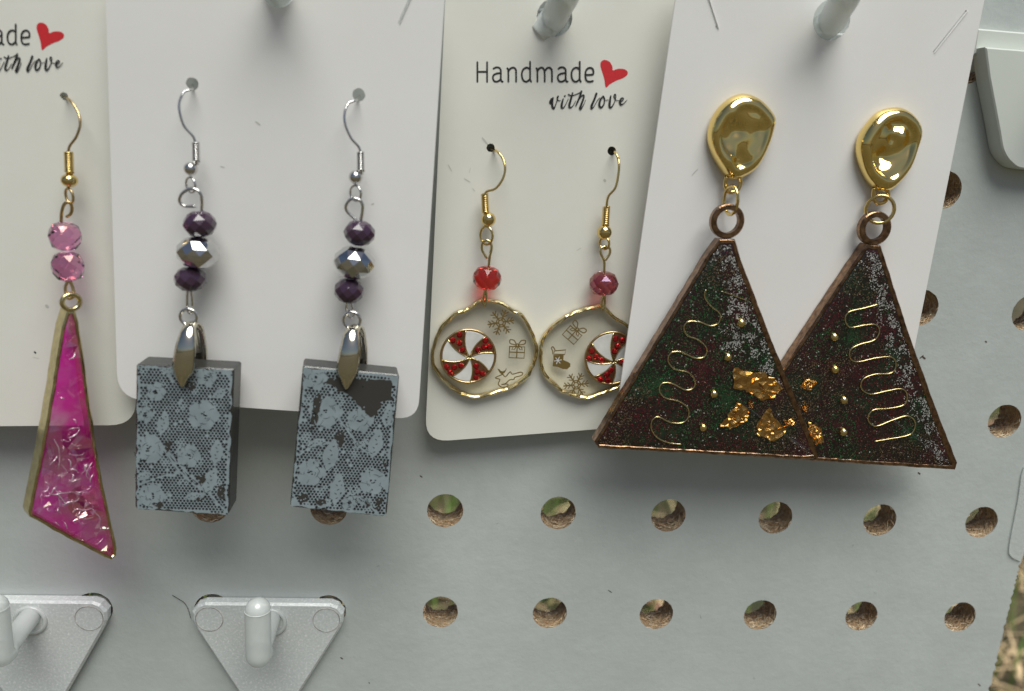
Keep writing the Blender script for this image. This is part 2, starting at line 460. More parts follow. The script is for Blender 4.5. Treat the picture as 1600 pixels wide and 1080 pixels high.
def ribbon(mb, pl, pts, w, off, mi=0, cap=True):
    """flat printed stroke with rounded ends (2D points in mm)"""
    P = [np.asarray(p, float) for p in pts]; N = len(P); W = w if hasattr(w, '__len__') else [w]*N
    L = []; R = []
    for i in range(N):
        t = nrm(P[min(i+1, N-1)]-P[max(i-1, 0)]); nn = np.array([-t[1], t[0]])
        L.append(P[i]+nn*W[i]/2); R.append(P[i]-nn*W[i]/2)
    V = []; F = []
    for i in range(N): V += [L[i], R[i]]
    for i in range(N-1): F.append([2*i, 2*i+1, 2*i+3, 2*i+2])
    if cap:
        for i, sg in ((0, -1), (N-1, 1)):
            t = nrm(P[1]-P[0]) if i == 0 else nrm(P[-1]-P[-2]); nn = np.array([-t[1], t[0]]); idx = []
            for k in range(1, 4):
                q = math.pi*k/4
                idx.append(len(V)); V.append(P[i]+W[i]/2*(nn*math.cos(q)+sg*t*math.sin(q)))
            F.append([2*i]+idx+[2*i+1])
    mb.add([pl.at(p, off) for p in V], F, mi, False)
def dot(mb, pl, c, r, off, n=6, mi=0, rot=0., sx=1.):
    V = [(c[0]+r*sx*math.cos(2*math.pi*k/n+rot), c[1]+r*math.sin(2*math.pi*k/n+rot)) for k in range(n)]
    mb.add([pl.at(p, off) for p in V], [list(range(n))], mi, False)
def flat(mb, pl, poly, off, mi=0):
    V, F = fill(poly); mb.add([pl.at(p, off) for p in V], F, mi, False)
def crumple(mb, pl, poly, off, amp, n, mi=0, edge=3, thick=0.):
    P = []
    N = len(poly)
    for i in range(N):
        a, b = np.asarray(poly[i]), np.asarray(poly[(i+1) % N])
        for k in range(edge):
            q = a+(b-a)*k/edge
            if k: q = q+np.array([rnd.gauss(0, 1), rnd.gauss(0, 1)])*np.linalg.norm(b-a)*.05
            P.append(q)
    xs = [p[0] for p in poly]; ys = [p[1] for p in poly]; pts = []
    t = 0
    while len(pts) < n and t < n*30:
        t += 1; q = (rnd.uniform(min(xs), max(xs)), rnd.uniform(min(ys), max(ys)))
        if inside(q, P): pts.append(q)
    V, F = fill(P, (), pts)
    mb.add([pl.at(p, off+rnd.uniform(0, amp)) for p in V], F, mi, False)

# ------------------------------------------------------------------ setting: ground, grass
GZ = -290.0
mb = MB(); S_ = 40000.
mb.add([(-S_, -S_, GZ), (S_, -S_, GZ), (S_, S_, GZ), (-S_, S_, GZ)], [[0, 1, 2, 3]])
tag(mb.build('ground', 'ground', loc=(0, 0, GZ)), None, None, kind='structure')
gr = MB(); rg = random.Random(3)
for i in range(15000):
    x = rg.uniform(-350, 1100); y = rg.uniform(45, 1500)
    clump = math.sin(x*.021+1.3)*math.cos(y*.017+.4)+.6*math.sin(x*.047+y*.031)
    green = clump+rg.gauss(0, .5) > -.25
    h = rg.uniform(18, 60) if green else rg.uniform(6, 32); a = rg.uniform(0, 6.283); w = rg.uniform(1., 2.6) if green else rg.uniform(1.6, 4.2)
    lean = rg.uniform(.2, .9)*h if green else rg.uniform(1.2, 3.2)*h
    dx, dy = math.cos(a), math.sin(a); px_, py_ = -dy*w/2, dx*w/2
    b0 = np.array([x, y, GZ]); m1 = b0+np.array([dx*lean*.4, dy*lean*.4, h*.65]); t1 = b0+np.array([dx*lean, dy*lean, h])
    s_ = np.array([px_, py_, 0])
    gr.add([b0-s_, b0+s_, m1+s_*.8, m1-s_*.8, t1], [[0, 1, 2, 3], [3, 2, 4]], 1 if green else 0, False)
for i in range(350):
    x = rg.uniform(-300, 1000); y = rg.uniform(60, 1300); a = rg.uniform(0, 6.283); L = rg.uniform(9, 22); wv = L*rg.uniform(.3, .45)
    d = np.array([math.cos(a), math.sin(a), rg.uniform(-.2, .3)]); e = np.array([-d[1], d[0], rg.uniform(-.3, .3)])
    c = np.array([x, y, GZ+rg.uniform(12, 30)])
    gr.add([c-d*L, c-d*L*.3+e*wv, c+d*L*.5+e*wv*.8, c+d*L, c+d*L*.5-e*wv*.8, c-d*L*.3-e*wv], [[0, 1, 2, 3], [0, 3, 4, 5]], 2, False)
tag(gr.build('grass', ['straw', 'grass', 'leaf'], loc=(0, 0, GZ), recalc=False), 'dry straw and green grass behind the board', None, kind='stuff')

# ------------------------------------------------------------------ pegboard
PITCH, HR, TH = 25.0, 3.95, 6.8
XR = 137.2
root_board = root = thing('pegboard', (-60, 0, -285), 'grey painted pegboard with brown fibrous round holes and ragged right edge', 'pegboard')
pb = MB(); rb = random.Random(11); NS = 36
for ci in range(-9, 6):
    for ri in range(-11, 9):
        cx, cz = ci*PITCH, ri*PITCH; near = -5 <= ci and -2 <= ri <= 6
        ns = NS if near else 16; per = []; fr = []; bk = []; hx = PITCH/2
        for k in range(ns):
            q = 2*math.pi*k/ns+math.pi/4; c, s = math.cos(q), math.sin(q); sc_ = hx/max(abs(c), abs(s))
            per.append((min(cx+c*sc_, XR-.9), cz+s*sc_))
        nr = 9 if near else 3; rings_ = []
        for j in range(nr):
            y = TH*j/(nr-1) if j != 1 else .30; rr = []
            for k in range(ns):
                q = 2*math.pi*k/ns+math.pi/4
                amp = .05 if j < 2 else (.35 if j == nr-1 else .34)
                r_ = HR+(rb.gauss(0, amp*.5) if near else 0)+(.12 if j else 0)-(.35*rb.random() if j == nr-1 else 0)
                rr.append((cx+r_*math.cos(q), y+(rb.uniform(-.3, .3) if 1 < j < nr-1 else rb.uniform(-.12, .12) if j == 1 else 0), cz+r_*math.sin(q)))
            rings_.append(rr)
        V = [(x, 0, z) for x, z in per]+rings_[0]
        pb.add(V, [[k, (k+1) % ns, ns+(k+1) % ns, ns+k] for k in range(ns)], 0, False)
        # a torn paper-thin paint edge catches light round the mouth of each hole
        V = [p for rr in rings_ for p in rr]
        pb.add(V, [[j*ns+k, j*ns+(k+1) % ns, (j+1)*ns+(k+1) % ns, (j+1)*ns+k] for j in range(1, nr-1) for k in range(ns)], 1, False)
        pb.add(V[:2*ns], [[k, (k+1) % ns, ns+(k+1) % ns, ns+k] for k in range(ns)], 0, False)
        V = [(x, TH, z) for x, z in per]+rings_[-1]
        pb.add(V, [[k, ns+k, ns+(k+1) % ns, (k+1) % ns] for k in range(ns)], 1, False)
# right margin beyond the last column, with a ragged sawn edge
x0 = XR-.9; zs = np.arange(-11.5*PITCH, 8.5*PITCH+.01, .55); XE = [XR+rb.gauss(0, .16)-(rb.random() < .06)*rb.random()*.35 for _ in zs]
V = []
for z, xe in zip(zs, XE): V += [(x0, 0, z), (xe-.10, 0, z), (xe-.05, .7+rb.random()*.4, z), (xe-.9-.5*rb.random(), TH, z), (x0, TH, z)]
F0 = []; F1 = []
for i in range(len(zs)-1):
    a, b = 5*i, 5*(i+1); F0.append([a, a+1, b+1, b]); F1 += [[a+1, a+2, b+2, b+1], [a+2, a+3, b+3, b+2], [a+3, a+4, b+4, b+3]]
n0 = len(V); pb.add(V, F0, 0, False); pb.add(V, F1, 1, False)
pb.build('panel', ['board', 'fibre'], root, recalc=False)
# loose strands of wood fibre standing off the walls of the drilled holes
mb = MB(); rs = random.Random(23)
for ci in range(-5, 6):
    for ri in range(-2, 7):
        cx, cz = ci*PITCH, ri*PITCH
        for k in range(80):
            q0 = rs.uniform(0, 6.28) if k < 20 else math.radians(270+rs.gauss(0, 65)); y0 = rs.uniform(.2, TH-.1); dq = rs.uniform(.15, .6)*rs.choice([-1, 1]); r_ = HR-rs.uniform(-.05, .24); sl_ = rs.gauss(0, .7)
            n_ = 6; P_ = []
            for i in range(n_):
                f_ = i/(n_-1); q = q0+dq*f_; y = min(TH, max(.08, y0+sl_*f_+.25*math.sin(5*f_+k))); rr = r_+.12*math.sin(7*f_+k*1.7)
                P_.append((cx+rr*math.cos(q), y, cz+rr*math.sin(q)))
            tube(mb, P_, [.02, .06, .09, .09, .06, .02] if k % 5 else [.03, .10, .14, .13, .08, .03], 3, False, rs.choice([0, 0, 1, 1, 1, 2]))
o = mb.build('wood_fibres', ['fibre_pale', 'fibre_tan', 'fibre_brown'], root, recalc=False); o['kind'] = 'stuff'

# specks and a stray hair on the paint
bp = Plane(800, 800, 0.)
h = MB(); tube(h, [bp.P(u, v, .3) for u, v in smooth_path([(269, 930), (279, 936), (288, 942), (294, 952), (298, 966)], 5)], .06, 5)
tag(h.build('stray_hair', 'hair'), 'tiny dark stray hair stuck to the board left of the centre hook', 'hair')

# ------------------------------------------------------------------ the sheets the cards lie in
K1 = Plane(90, 400, 8.6, 0, -.6, bow=.5, half=40)
K2 = Plane(425, 350, 13.6, -1.0, -.4, bow=.5, half=29)
K3 = Plane(850, 380, 4.4, 1.0, -.8, bow=.4, half=25)
K4 = Plane(1240, 330, 9.2, 2.0, -.3, bow=.6, half=32)

# ------------------------------------------------------------------ hooks
def hook_frame(cx, cz):
    p = Plane(800, 800, 0.); p.O = np.array([cx, 0., cz]); return p
def make_hook():
    hx, hz = -37.5, 0.
    t = thing('peg_hook', (hx, 0, hz), 'clear plastic peg hook with upturned tip, wholly in view below the lace block earrings', 'peg hook', 'clear peg hooks')
    pl = hook_frame(hx, hz)
    tri = [(-16.2, 1.0), (-15.0, 2.6), (-13.4, 3.3), (13.4, 3.3), (15.0, 2.6), (16.2, 1.0), (16.1, -1.2), (15.2, -3.4), (3.6, -25.0), (2.0, -26.8), (0, -27.4), (-2.0, -26.8), (-3.6, -25.0), (-15.2, -3.4), (-16.1, -1.2)]
    m = MB(); slab(m, pl, tri, 2.6, .25, chamfer=.5); m.build('back_plate', 'plastic', t)
    for sx in (-12.5, 12.5):
        m = MB(); c = np.array([hx+sx, 0, hz-.2])
        tube(m, [c+np.array([0, .25, 0]), c+np.array([0, 6.5, 0]), c+np.array([0, 8.5, 1.5]), c+np.array([0, 9., 4.])], 2.6, 14); m.build('peg', 'rod', t)
        m = MB(); ring(m, c+np.array([0, -2.62, -.4]), np.array([2.9, 0, 0]), np.array([0, 0, 2.9]), .10, 26, 5); m.build('moulding_mark', 'mark_dirt', t)
    m = MB()
    r0 = np.array([hx+.6, 0, hz-1.2]); L = 15.0
    path = [r0+np.array([0, -2.5, 1.]), r0+np.array([0, -8, .6]), r0+np.array([0, -L+2.2, 0]), r0+np.array([0, -L+.5, .3]), r0+np.array([0, -L, 2.0]), r0+np.array([0, -L, 8.0]), r0+np.array([0, -L, 11.0])]
    path = smooth_path(path, 5); rr = [2.1 if i < 10 else 2.55 for i in range(len(path))]
    top = path[-1]
    for k in (1, 2, 3, 4):
        q = math.pi/2*k/4.3; path.append(top+np.array([0, 0, 2.5*math.sin(q)])); rr.append(2.55*math.cos(q))
    tube(m, path, rr, 18); m.build('hook_arm', 'rod', t)
    m = MB(); ring(m, top, np.array([2.56, 0, 0]), np.array([0, 2.56, 0]), .09, 30, 6); m.build('mould_seam', 'rod', t)
    m = MB(); ring(m, r0+np.array([0, -2.75, 0]), np.array([3.0, 0, 0]), np.array([0, 0, 3.0]), .5, 26, 6); m.build('collar', 'rod', t)
    return t
proto = make_hook()
def copy_thing(root_, loc, label):
    r = root_.copy(); COL.objects.link(r); r.location = np.array(loc)*.001; r['label'] = label
    for ch in list(root_.children):
        c = ch.copy(); COL.objects.link(c); c.parent = r
    return r
copy_thing(proto, (-87.5, 0, 0), 'clear plastic peg hook at the bottom left corner, half cut off')
H2 = copy_thing(proto, (-37.5, 0, 125), 'clear plastic hook arm through the top hole of the card with the lace block earrings')
H3 = copy_thing(proto, (12.5, 0, 125), 'clear plastic hook arm through the ivory card with the round candy earrings')
H4 = copy_thing(proto, (62.5, 0, 125), 'clear plastic hook arm through the white card with the tree earrings')
for hk, lean, rise, sx_ in ((H2, K2, (435, -16), -.3), (H3, K3, (866, 28), 1.), (H4, K4, (1297, 34), 1.2)):      # these arms are bent up and sideways
    for c_ in [c_ for c_ in hk.children if c_.name.startswith(('hook_arm', 'mould_seam'))]: bpy.data.objects.remove(c_)
    r0 = np.array(hk.location)*1000+np.array([.6, 0, -1.2])
    q0 = lean.P(*rise, 0.); q1 = lean.P(rise[0]+sx_*9, rise[1]-20, 5.); q2 = lean.P(rise[0]+sx_*22, rise[1]-50, 10.)
    path = smooth_path([r0+np.array([0, -2.5, 0]), q0+(r0-q0)*.25, q0, q1, q2, q2+np.array([.5*sx_, -1, 8.])], 6)
    m = MB(); tube(m, path, [2.5]*(len(path)-3)+[2.2, 1.6, .5], 18); m.build('hook_arm', 'rod', hk)
# opaque white hook at the top right corner
pl = hook_frame(119., 125.)
t = thing('white_hook', (119, 0, 125), 'thick opaque white plastic hook plate in the top right corner', 'peg hook')
m = MB(); o_ = [(-19.5, 6.3), (19.5, 6.3), (19.3, 1.5), (-19.3, 1.5)]
slab(m, pl, o_, 1.7, .2, chamfer=.3); m.build('flange', 'white_plastic', t)
pts = [(-18.9, 2.6), (18.9, 2.6)]+[(p[0], p[1]) for p in smooth_path([(16.8, -3), (12.6, -12.5), (10.8, -16.5), (8.4, -18.8), (5.2, -19.8), (-5.2, -19.8), (-8.4, -18.8), (-10.8, -16.5), (-12.6, -12.5), (-16.8, -3)], 4)]
m = MB(); slab(m, pl, pts, 4.4, .25, chamfer=.25); m.build('back_plate', 'white_plastic', t)
m = MB(); tube(m, smooth_path([(119, -4.2, 124), (119, -12, 124), (119, -17.5, 125), (119, -19, 129), (119, -19, 136)], 5), 2.6, 16); m.build('hook_arm', 'white_plastic', t)
for sx in (-12.5+6, 6.):
    m = MB(); c = np.array([119.+sx-6.5+.0, 0, 125.]); tube(m, [c+np.array([0, .2, 0]), c+np.array([0, 8, 0])], 2.5, 12); m.build('peg', 'white_plastic', t)
# strip of clear tape hanging down the right edge
tp = Plane(1590, 800, .15)
m = MB(); slab(m, tp, [tp.px(u, v) for u, v in smooth_path([(1599, 730), (1590, 780), (1577, 848), (1577, 866), (1588, 874), (1598, 868), (1612, 790), (1622, 730)], 3, True)], .25, .05)
tag(m.build('tape_strip', 'tape'), 'short rounded strip of clear tape along the right edge of the pegboard', 'tape')

# ------------------------------------------------------------------ cards
def rounded(corners, rads, n=7):
    o = []; N = len(corners)
    for i in range(N):
        p = np.asarray(corners[i], float); a = nrm(np.asarray(corners[i-1])-p); b = nrm(np.asarray(corners[(i+1) % N])-p); r = rads[i]
        if r <= 0: o.append(p); continue
        for k in range(n+1):
            t_ = k/n; o.append((1-t_)**2*(p+a*r)+2*t_*(1-t_)*p+t_*t_*(p+b*r))
    return o
def circle2(c, r, n=22, jit=0.): return [(c[0]+(r+rnd.uniform(-jit, jit))*math.cos(2*math.pi*k/n), c[1]+(r+rnd.uniform(-jit, jit))*math.sin(2*math.pi*k/n)) for k in range(n)]
def make_card(pl, corners, rads, holes, m_, label, slits=()):
    cs = [pl.px(u, v) for u, v in corners]
    outl = rounded(cs, rads)
    dens = []
    for i in range(len(outl)):
        a, b = np.asarray(outl[i]), np.asarray(outl[(i+1) % len(outl)]); L = np.linalg.norm(b-a); k = max(1, int(L/4))
        dens += [a+(b-a)*j/k for j in range(k)]
    hs = [circle2(pl.px(u, v), pl.mm(u, v, r*.5), jit=.04 if r < 25 else 0) for u, v, r in holes]
    for sp in slits:
        (u0, v0), (u1, v1) = sp; p0, p1 = pl.px(u0, v0), pl.px(u1, v1); d = nrm(p1-p0); nn = np.array([-d[1], d[0]])*.16
        hs.append([p0-d*.1, p0+nn, p1+nn, p1+d*.15, p1-nn, p0-nn])
    xs = [p[0] for p in outl]; ys = [p[1] for p in outl]; g = []
    x = min(xs)+2
    while x < max(xs):
        y = min(ys)+2
        while y < max(ys):
            q = np.array([x+rnd.uniform(-.3, .3), y+rnd.uniform(-.3, .3)])
            if inside(q, inset(outl, .8)) and not any(min(np.linalg.norm(q-np.asarray(hp)) for hp in hh) < 1.0 or inside(q, hh) for hh in hs): g.append(q)
            y += 3.4
        x += 3.4
    base = pl.at((0, min(ys)))
    t = thing('earring_card', base, label, 'card')
    m = MB(); slab(m, pl, dens, 0., -.42, hs, g, smooth=False)
    for i, f in enumerate(m.f): pass
    o = m.build('card_sheet', m_, t)
    # smooth shading over the gently bowed faces only
    for sp in slits:      # the lifted paper lip of each cut
        (u0, v0), (u1, v1) = sp; p0, p1 = pl.px(u0, v0), pl.px(u1, v1); d = nrm(p1-p0); nn = np.array([-d[1], d[0]])
        if nn[0] < 0: nn = -nn
        mm_ = MB(); a0, a1 = p0+nn*.16, p1+nn*.16; b0, b1 = p0+nn*.42, p1+nn*.28
        mid0, mid1 = p0+nn*.22, p1+nn*.2
        mm_.add([pl.at(a0, .02), pl.at(a1, .02), pl.at(mid1, .2), pl.at(mid0, .26), pl.at(b1, .015), pl.at(b0, .015)], [[0, 1, 2, 3], [3, 2, 4, 5], [0, 3, 5], [1, 4, 2]], 0, False)
        mm_.build('cut_lip', m_, t)
    return t
c1 = make_card(K1, [(-280, -60), (205, -60), (213, 664), (-290, 668)], [0, 0, 5, 5], [(102, 151, 13), ], 'card_warm', 'ivory printed card at the left edge, holding the pink shard earring')
c2 = make_card(K2, [(163.5, -70), (699, -70), (653, 655.5), (184, 623)], [0, 0, 4, 5], [(435, -14, 52), (301.5, 131.6, 20), (561, 148.5, 20)], 'card_cool', 'blank white card with two lace block earrings', [((646, -16), (623, 37))])
c3 = make_card(K3, [(699, -70), (1085, -70), (1020, 664), (664, 691)], [0, 0, 5, 5], [(866, 28, 56), (766.5, 231, 13), (955.5, 236, 13.5)], 'card_warm', 'ivory printed card with the two round candy earrings')
c4 = make_card(K4, [(1065, -70), (1552, -70), (1404, 668), (962, 655)], [0, 0, 5, 5], [(1297, 32, 58), (1158, 215, 8), (1388, 235, 8)], 'card_cool', 'blank white card with two dark tree earrings, rightmost of the cards', [((1103, -6), (1120, 47)), ((1509, 17), (1457, 82))])

# printing: thin rounded letters and a brush script, drawn as strokes (photo pixels of the middle card)
G = 6.154
def up_(pts): return [(730+x/G, 85+y/G) for x, y in pts]
LET = [  # strokes of "Handmade", in zoomed units
    [(97, 78), (97, 266)], [(190, 78), (190, 266)], [(97, 170), (190, 170)],
    [(252, 140), (275, 128), (302, 130), (320, 150), (322, 190), (322, 240), (330, 262), (340, 264)], [(322, 182), (285, 186), (255, 200), (246, 228), (258, 258), (285, 264), (312, 250), (322, 230)],
    [(384, 136), (392, 150), (394, 200), (394, 264)], [(394, 165), (415, 138), (445, 130), (465, 150), (468, 190), (468, 264)],
    [(602, 74), (602, 200), (602, 240), (612, 264)], [(602, 148), (575, 130), (545, 140), (526, 170), (524, 215), (540, 255), (570, 264), (602, 240)],
    [(663, 136), (670, 150), (672, 200), (672, 264)], [(672, 165), (690, 138), (715, 130), (735, 148), (742, 190), (742, 264)], [(742, 165), (762, 138), (785, 130), (808, 148), (812, 190), (812, 264)],
    [(874, 140), (897, 128), (924, 130), (942, 150), (944, 190), (944, 240), (952, 262), (962, 264)], [(944, 182), (907, 186), (877, 200), (868, 228), (880, 258), (907, 264), (934, 250), (944, 230)],
    [(1078, 74), (1078, 200), (1078, 240), (1088, 264)], [(1078, 148), (1050, 130), (1020, 140), (1002, 170), (1000, 215), (1016, 255), (1046, 264), (1078, 240)],
    [(1135, 200), (1180, 198), (1208, 190), (1206, 150), (1185, 132), (1155, 138), (1136, 165), (1132, 210), (1142, 250), (1170, 265), (1205, 258)],
]
SCR = [  # brush script: points with width
    [(806, 428, 12), (794, 460, 18), (802, 474, 12), (814, 440, 8), (822, 414, 12), (814, 460, 20), (815, 500, 20), (828, 522, 18), (842, 500, 10), (866, 430, 8), (872, 404, 12), (860, 420, 8), (872, 446, 9), (892, 446, 6)],
    [(918, 432, 12), (906, 480, 20), (906, 512, 18), (924, 514, 10), (950, 470, 6), (968, 430, 6)], [(932, 404, 14), (938, 400, 14)],
    [(1010, 372, 12), (994, 430, 18), (978, 490, 20), (985, 514, 15), (1010, 500, 7), (1040, 450, 6)], [(970, 388, 14), (1000, 400, 10), (1050, 384, 8), (1080, 370, 10)],
    [(1094, 358, 18), (1078, 410, 18), (1052, 470, 14), (1040, 500, 8), (1068, 440, 7), (1104, 396, 12), (1118, 408, 16), (1098, 470, 18), (1080, 520, 20), (1092, 524, 12), (1118, 480, 6), (1134, 440, 5)],
    [(1238, 380, 20), (1216, 440, 18), (1192, 496, 22), (1192, 520, 18), (1212, 508, 7), (1244, 450, 6), (1270, 420, 6)],
    [(1302, 404, 12), (1276, 440, 18), (1266, 490, 20), (1284, 512, 16), (1310, 480, 12), (1316, 430, 12), (1304, 404, 10), (1318, 440, 6), (1352, 440, 6)],
    [(1376, 400, 12), (1368, 450, 20), (1364, 500, 20), (1382, 510, 14), (1412, 460, 8), (1424, 410, 10), (1418, 386, 12), (1406, 404, 10), (1424, 440, 7), (1454, 446, 6)],
    [(1464, 462, 8), (1490, 444, 9), (1498, 426, 10), (1480, 424, 14), (1464, 456, 20), (1474, 484, 16), (1500, 474, 8), (1530, 442, 6)],
]
HEART = [(1398, 156), (1392, 120), (1372, 82), (1340, 60), (1305, 58), (1280, 80), (1278, 120), (1295, 175), (1315, 245), (1329, 320), (1370, 288), (1430, 255), (1490, 232), (1530, 205), (1540, 175), (1520, 150), (1480, 140), (1435, 144)]
def print_card(pl, t, dx, dy, k=1.0):
    def Z(x, y):
        u, v = 730+x/G, 85+y/G
        return pl.px(980+(u-980)*k+dx, 143+(v-143)*k+dy)
    s = pl.mm(880+dx, 130+dy, 1/G)*k
    m = MB(); o = .03
    for st in LET:
        pts = smooth_path([Z(*p) for p in st], 6) if len(st) > 2 else [Z(*p) for p in st]
        ribbon(m, pl, pts, 17*s, o); o += .004
    for st in SCR:
        pp = smooth_path([np.array([*Z(p[0], p[1]), p[2]*s*1.05]) for p in st], 6) if len(st) > 2 else [np.array([*Z(p[0], p[1]), p[2]*s]) for p in st]
        ribbon(m, pl, [p[:2] for p in pp], [p[2] for p in pp], o); o += .004
    m.build('printed_words', 'ink', t, recalc=False)
    m = MB(); flat(m, pl, smooth_path([Z(*p) for p in HEART], 4, True), .03); m.build('printed_heart', 'red_ink', t, recalc=False)
print_card(K3, c3, 0, 0)
print_card(K1, c1, -878, -58, 1.0)

# ------------------------------------------------------------------ earring pieces
def ear_wire(t, pl, pts, r, m_, offs=None):
    """curved wire coming out of the card hole and hanging down in front of it"""
    n = len(pts); q = []
    for i, (u, v) in enumerate(pts):
        k = i/(n-1); off = -2.0 if i == 0 else 1.0+3.2*math.sin(min(1, k*1.25)*math.pi*.62)
        q.append(pl.P(u, v, off))
    mb = MB(); tube(mb, smooth_path(q, 6), r, 8); mb.build('ear_wire', m_, t)
def P4(pl, lst, off): return [pl.P(u, v, off) for u, v in lst]
def wire_part(t, name, pl, pts, r, m_, off, closed=False, wob=0., n=6):
    q = [pl.P(u, v, off+wob*math.sin(2*math.pi*i/len(pts))) for i, (u, v) in enumerate(pts)]
    mb = MB(); tube(mb, smooth_path(q, n, closed), r, 8, closed); return mb.build(name, m_, t)
def ring_part(t, name, pl, u, v, rx, ry, r, m_, off, tilt=0., deep=0., flat=1.):
    """link ring: rx, ry, r in photo pixels; deep turns it edge-on"""
    s = pl.mm(u, v, 1., off); c = pl.P(u, v, off)
    ct, st = math.cos(math.radians(tilt)), math.sin(math.radians(tilt))
    ea = pl.ex*ct+pl.ey*st; eb = -pl.ex*st+pl.ey*ct
    mb = MB(); ring(mb, c, ea*rx*s+pl.n*deep, eb*ry*s, r*s, 30, 8, 0, flat); return mb.build(name, m_, t)
def hanger(t, pl, wire, c0, c1, bl, br, _, m_wire, m_coil, off=3.6, wr=2.1, cw=6., turns=9, bry=None):
    s = pl.mm(*bl, 1., off)
    ear_wire(t, pl, wire, wr*s, m_wire)
    mb = MB(); p0, p1 = pl.P(*c0, off), pl.P(*c1, off)
    coil(mb, p0, p1, (cw-1.6)*s, turns, 1.75*s); tube(mb, [p0+(p0-p1)*.03, p1+(p1-p0)*.2], (cw-2.2)*s, 10); mb.build('coil', m_coil, t)
    mb = MB(); ball(mb, pl.P(*bl, off), pl.ey, br*s, (bry or br)*s); mb.build('ball', m_coil, t)
def bead_part(t, pl, u, v, rx, ry, m_, off, tilt=0., n=9, ph=0., tab=.5, label=None):
    s = pl.mm(u, v, 1., off); a = math.radians(tilt); ax = pl.ey*math.cos(a)+pl.ex*math.sin(a)
    mb = MB(); bead(mb, pl.P(u, v, off), ax, rx*s, ry*s, n, ph, 0, tab); return mb.build('bead', m_, t, label=label)

# ---- pink shard earring
t = thing('pink_earring', K1.P(102, 151), 'magenta resin shard earring in a gold bezel under two pink faceted beads', 'earring')
hanger(t, K1, [(101, 150), (111, 157), (123, 174), (127, 194), (121, 214), (111, 228), (108, 240)], (109, 238), (110, 270), (110, 282), 13, 0, 'brass', 'gold', bry=11, cw=7.5)
ring_part(t, 'link', K1, 110, 306, 8, 12, 2.2, 'brass', 3.8, 8, .6)
wire_part(t, 'eye_pin', K1, [(97, 350), (98, 332), (102, 319), (110, 316), (114, 324), (112, 334), (105, 339)], .29, 'brass', 4.2, wob=.25)
bead_part(t, K1, 103, 369, 25, 23, 'pink_bead', 4.6, 5, 8, .2, .55)
bead_part(t, K1, 107, 416, 25, 24, 'pink_bead', 5.2, -4, 8, .6, .55)
wire_part(t, 'eye_loop', K1, [(107, 438), (103, 452), (108, 466), (116, 462), (115, 450), (110, 438)], .28, 'brass', 6.2, wob=.3)
PK = Plane(111, 480, 16.0, 42., 0.)
ring_part(t, 'top_ring', PK, 111, 472, 14, 13, 4.2, 'pale_gold', 0.)
out_px = [(104, 486), (117, 486), (122, 503), (130, 556), (148, 685), (161, 761), (182, 857), (181, 868), (174, 874), (164, 871), (46, 807), (44, 800), (72, 660), (96, 512)]
PO = [PK.px(u, v) for u, v in out_px]
dens = []
for i in range(len(PO)):
    a, b = PO[i], PO[(i+1) % len(PO)]; k = max(1, int(np.linalg.norm(b-a)/1.6))
    dens += [a+(b-a)*j/k+np.array([rnd.gauss(0, .05), rnd.gauss(0, .05)])*(j > 0) for j in range(k)]
mb = MB(); band(mb, PK, dens, .62, .3, -3.0, .2, .5, jit=.04); mb.build('bezel', 'shard_gold', t)
PI = inset(dens, .6)
mb = MB(); slab(mb, PK, PI, -.1, -2.7); mb.build('resin', 'pink_resin', t)
mb = MB(); crumple(mb, PK, inset(dens, .66), .0, .85, 150, edge=1); fm = mb.build('crinkled_film', 'film', t, recalc=False)
rc_ = random.Random(17); mb = MB(); IN_ = inset(dens, 1.0); made = 0
xs = [p[0] for p in IN_]; ys = [p[1] for p in IN_]
while made < 46:
    q = np.array([rc_.uniform(min(xs), max(xs)), rc_.uniform(min(ys), max(ys))])
    if not inside(q, IN_) or q[1] > min(ys)+(max(ys)-min(ys))*(.95 if rc_.random() < .12 else .58): continue
    a = rc_.uniform(0, 6.28); L = rc_.uniform(1.2, 4.5); pts = [q]
    for k in range(4):
        a += rc_.gauss(0, .55); nq = pts[-1]+np.array([math.cos(a), math.sin(a)])*L/4
        if not inside(nq, IN_): break
        pts.append(nq)
    if len(pts) < 3: continue
    pp = smooth_path(pts, 4); n_ = len(pp); wv = rc_.uniform(.05, .16)
    tube(mb, [PK.at(p, .55+.35*math.sin(math.pi*i/(n_-1))) for i, p in enumerate(pp)], [wv*(.3+.7*math.sin(math.pi*(i+.4)/n_)) for i in range(n_)], 5); made += 1
mb.build('film_creases', 'crease', fm)

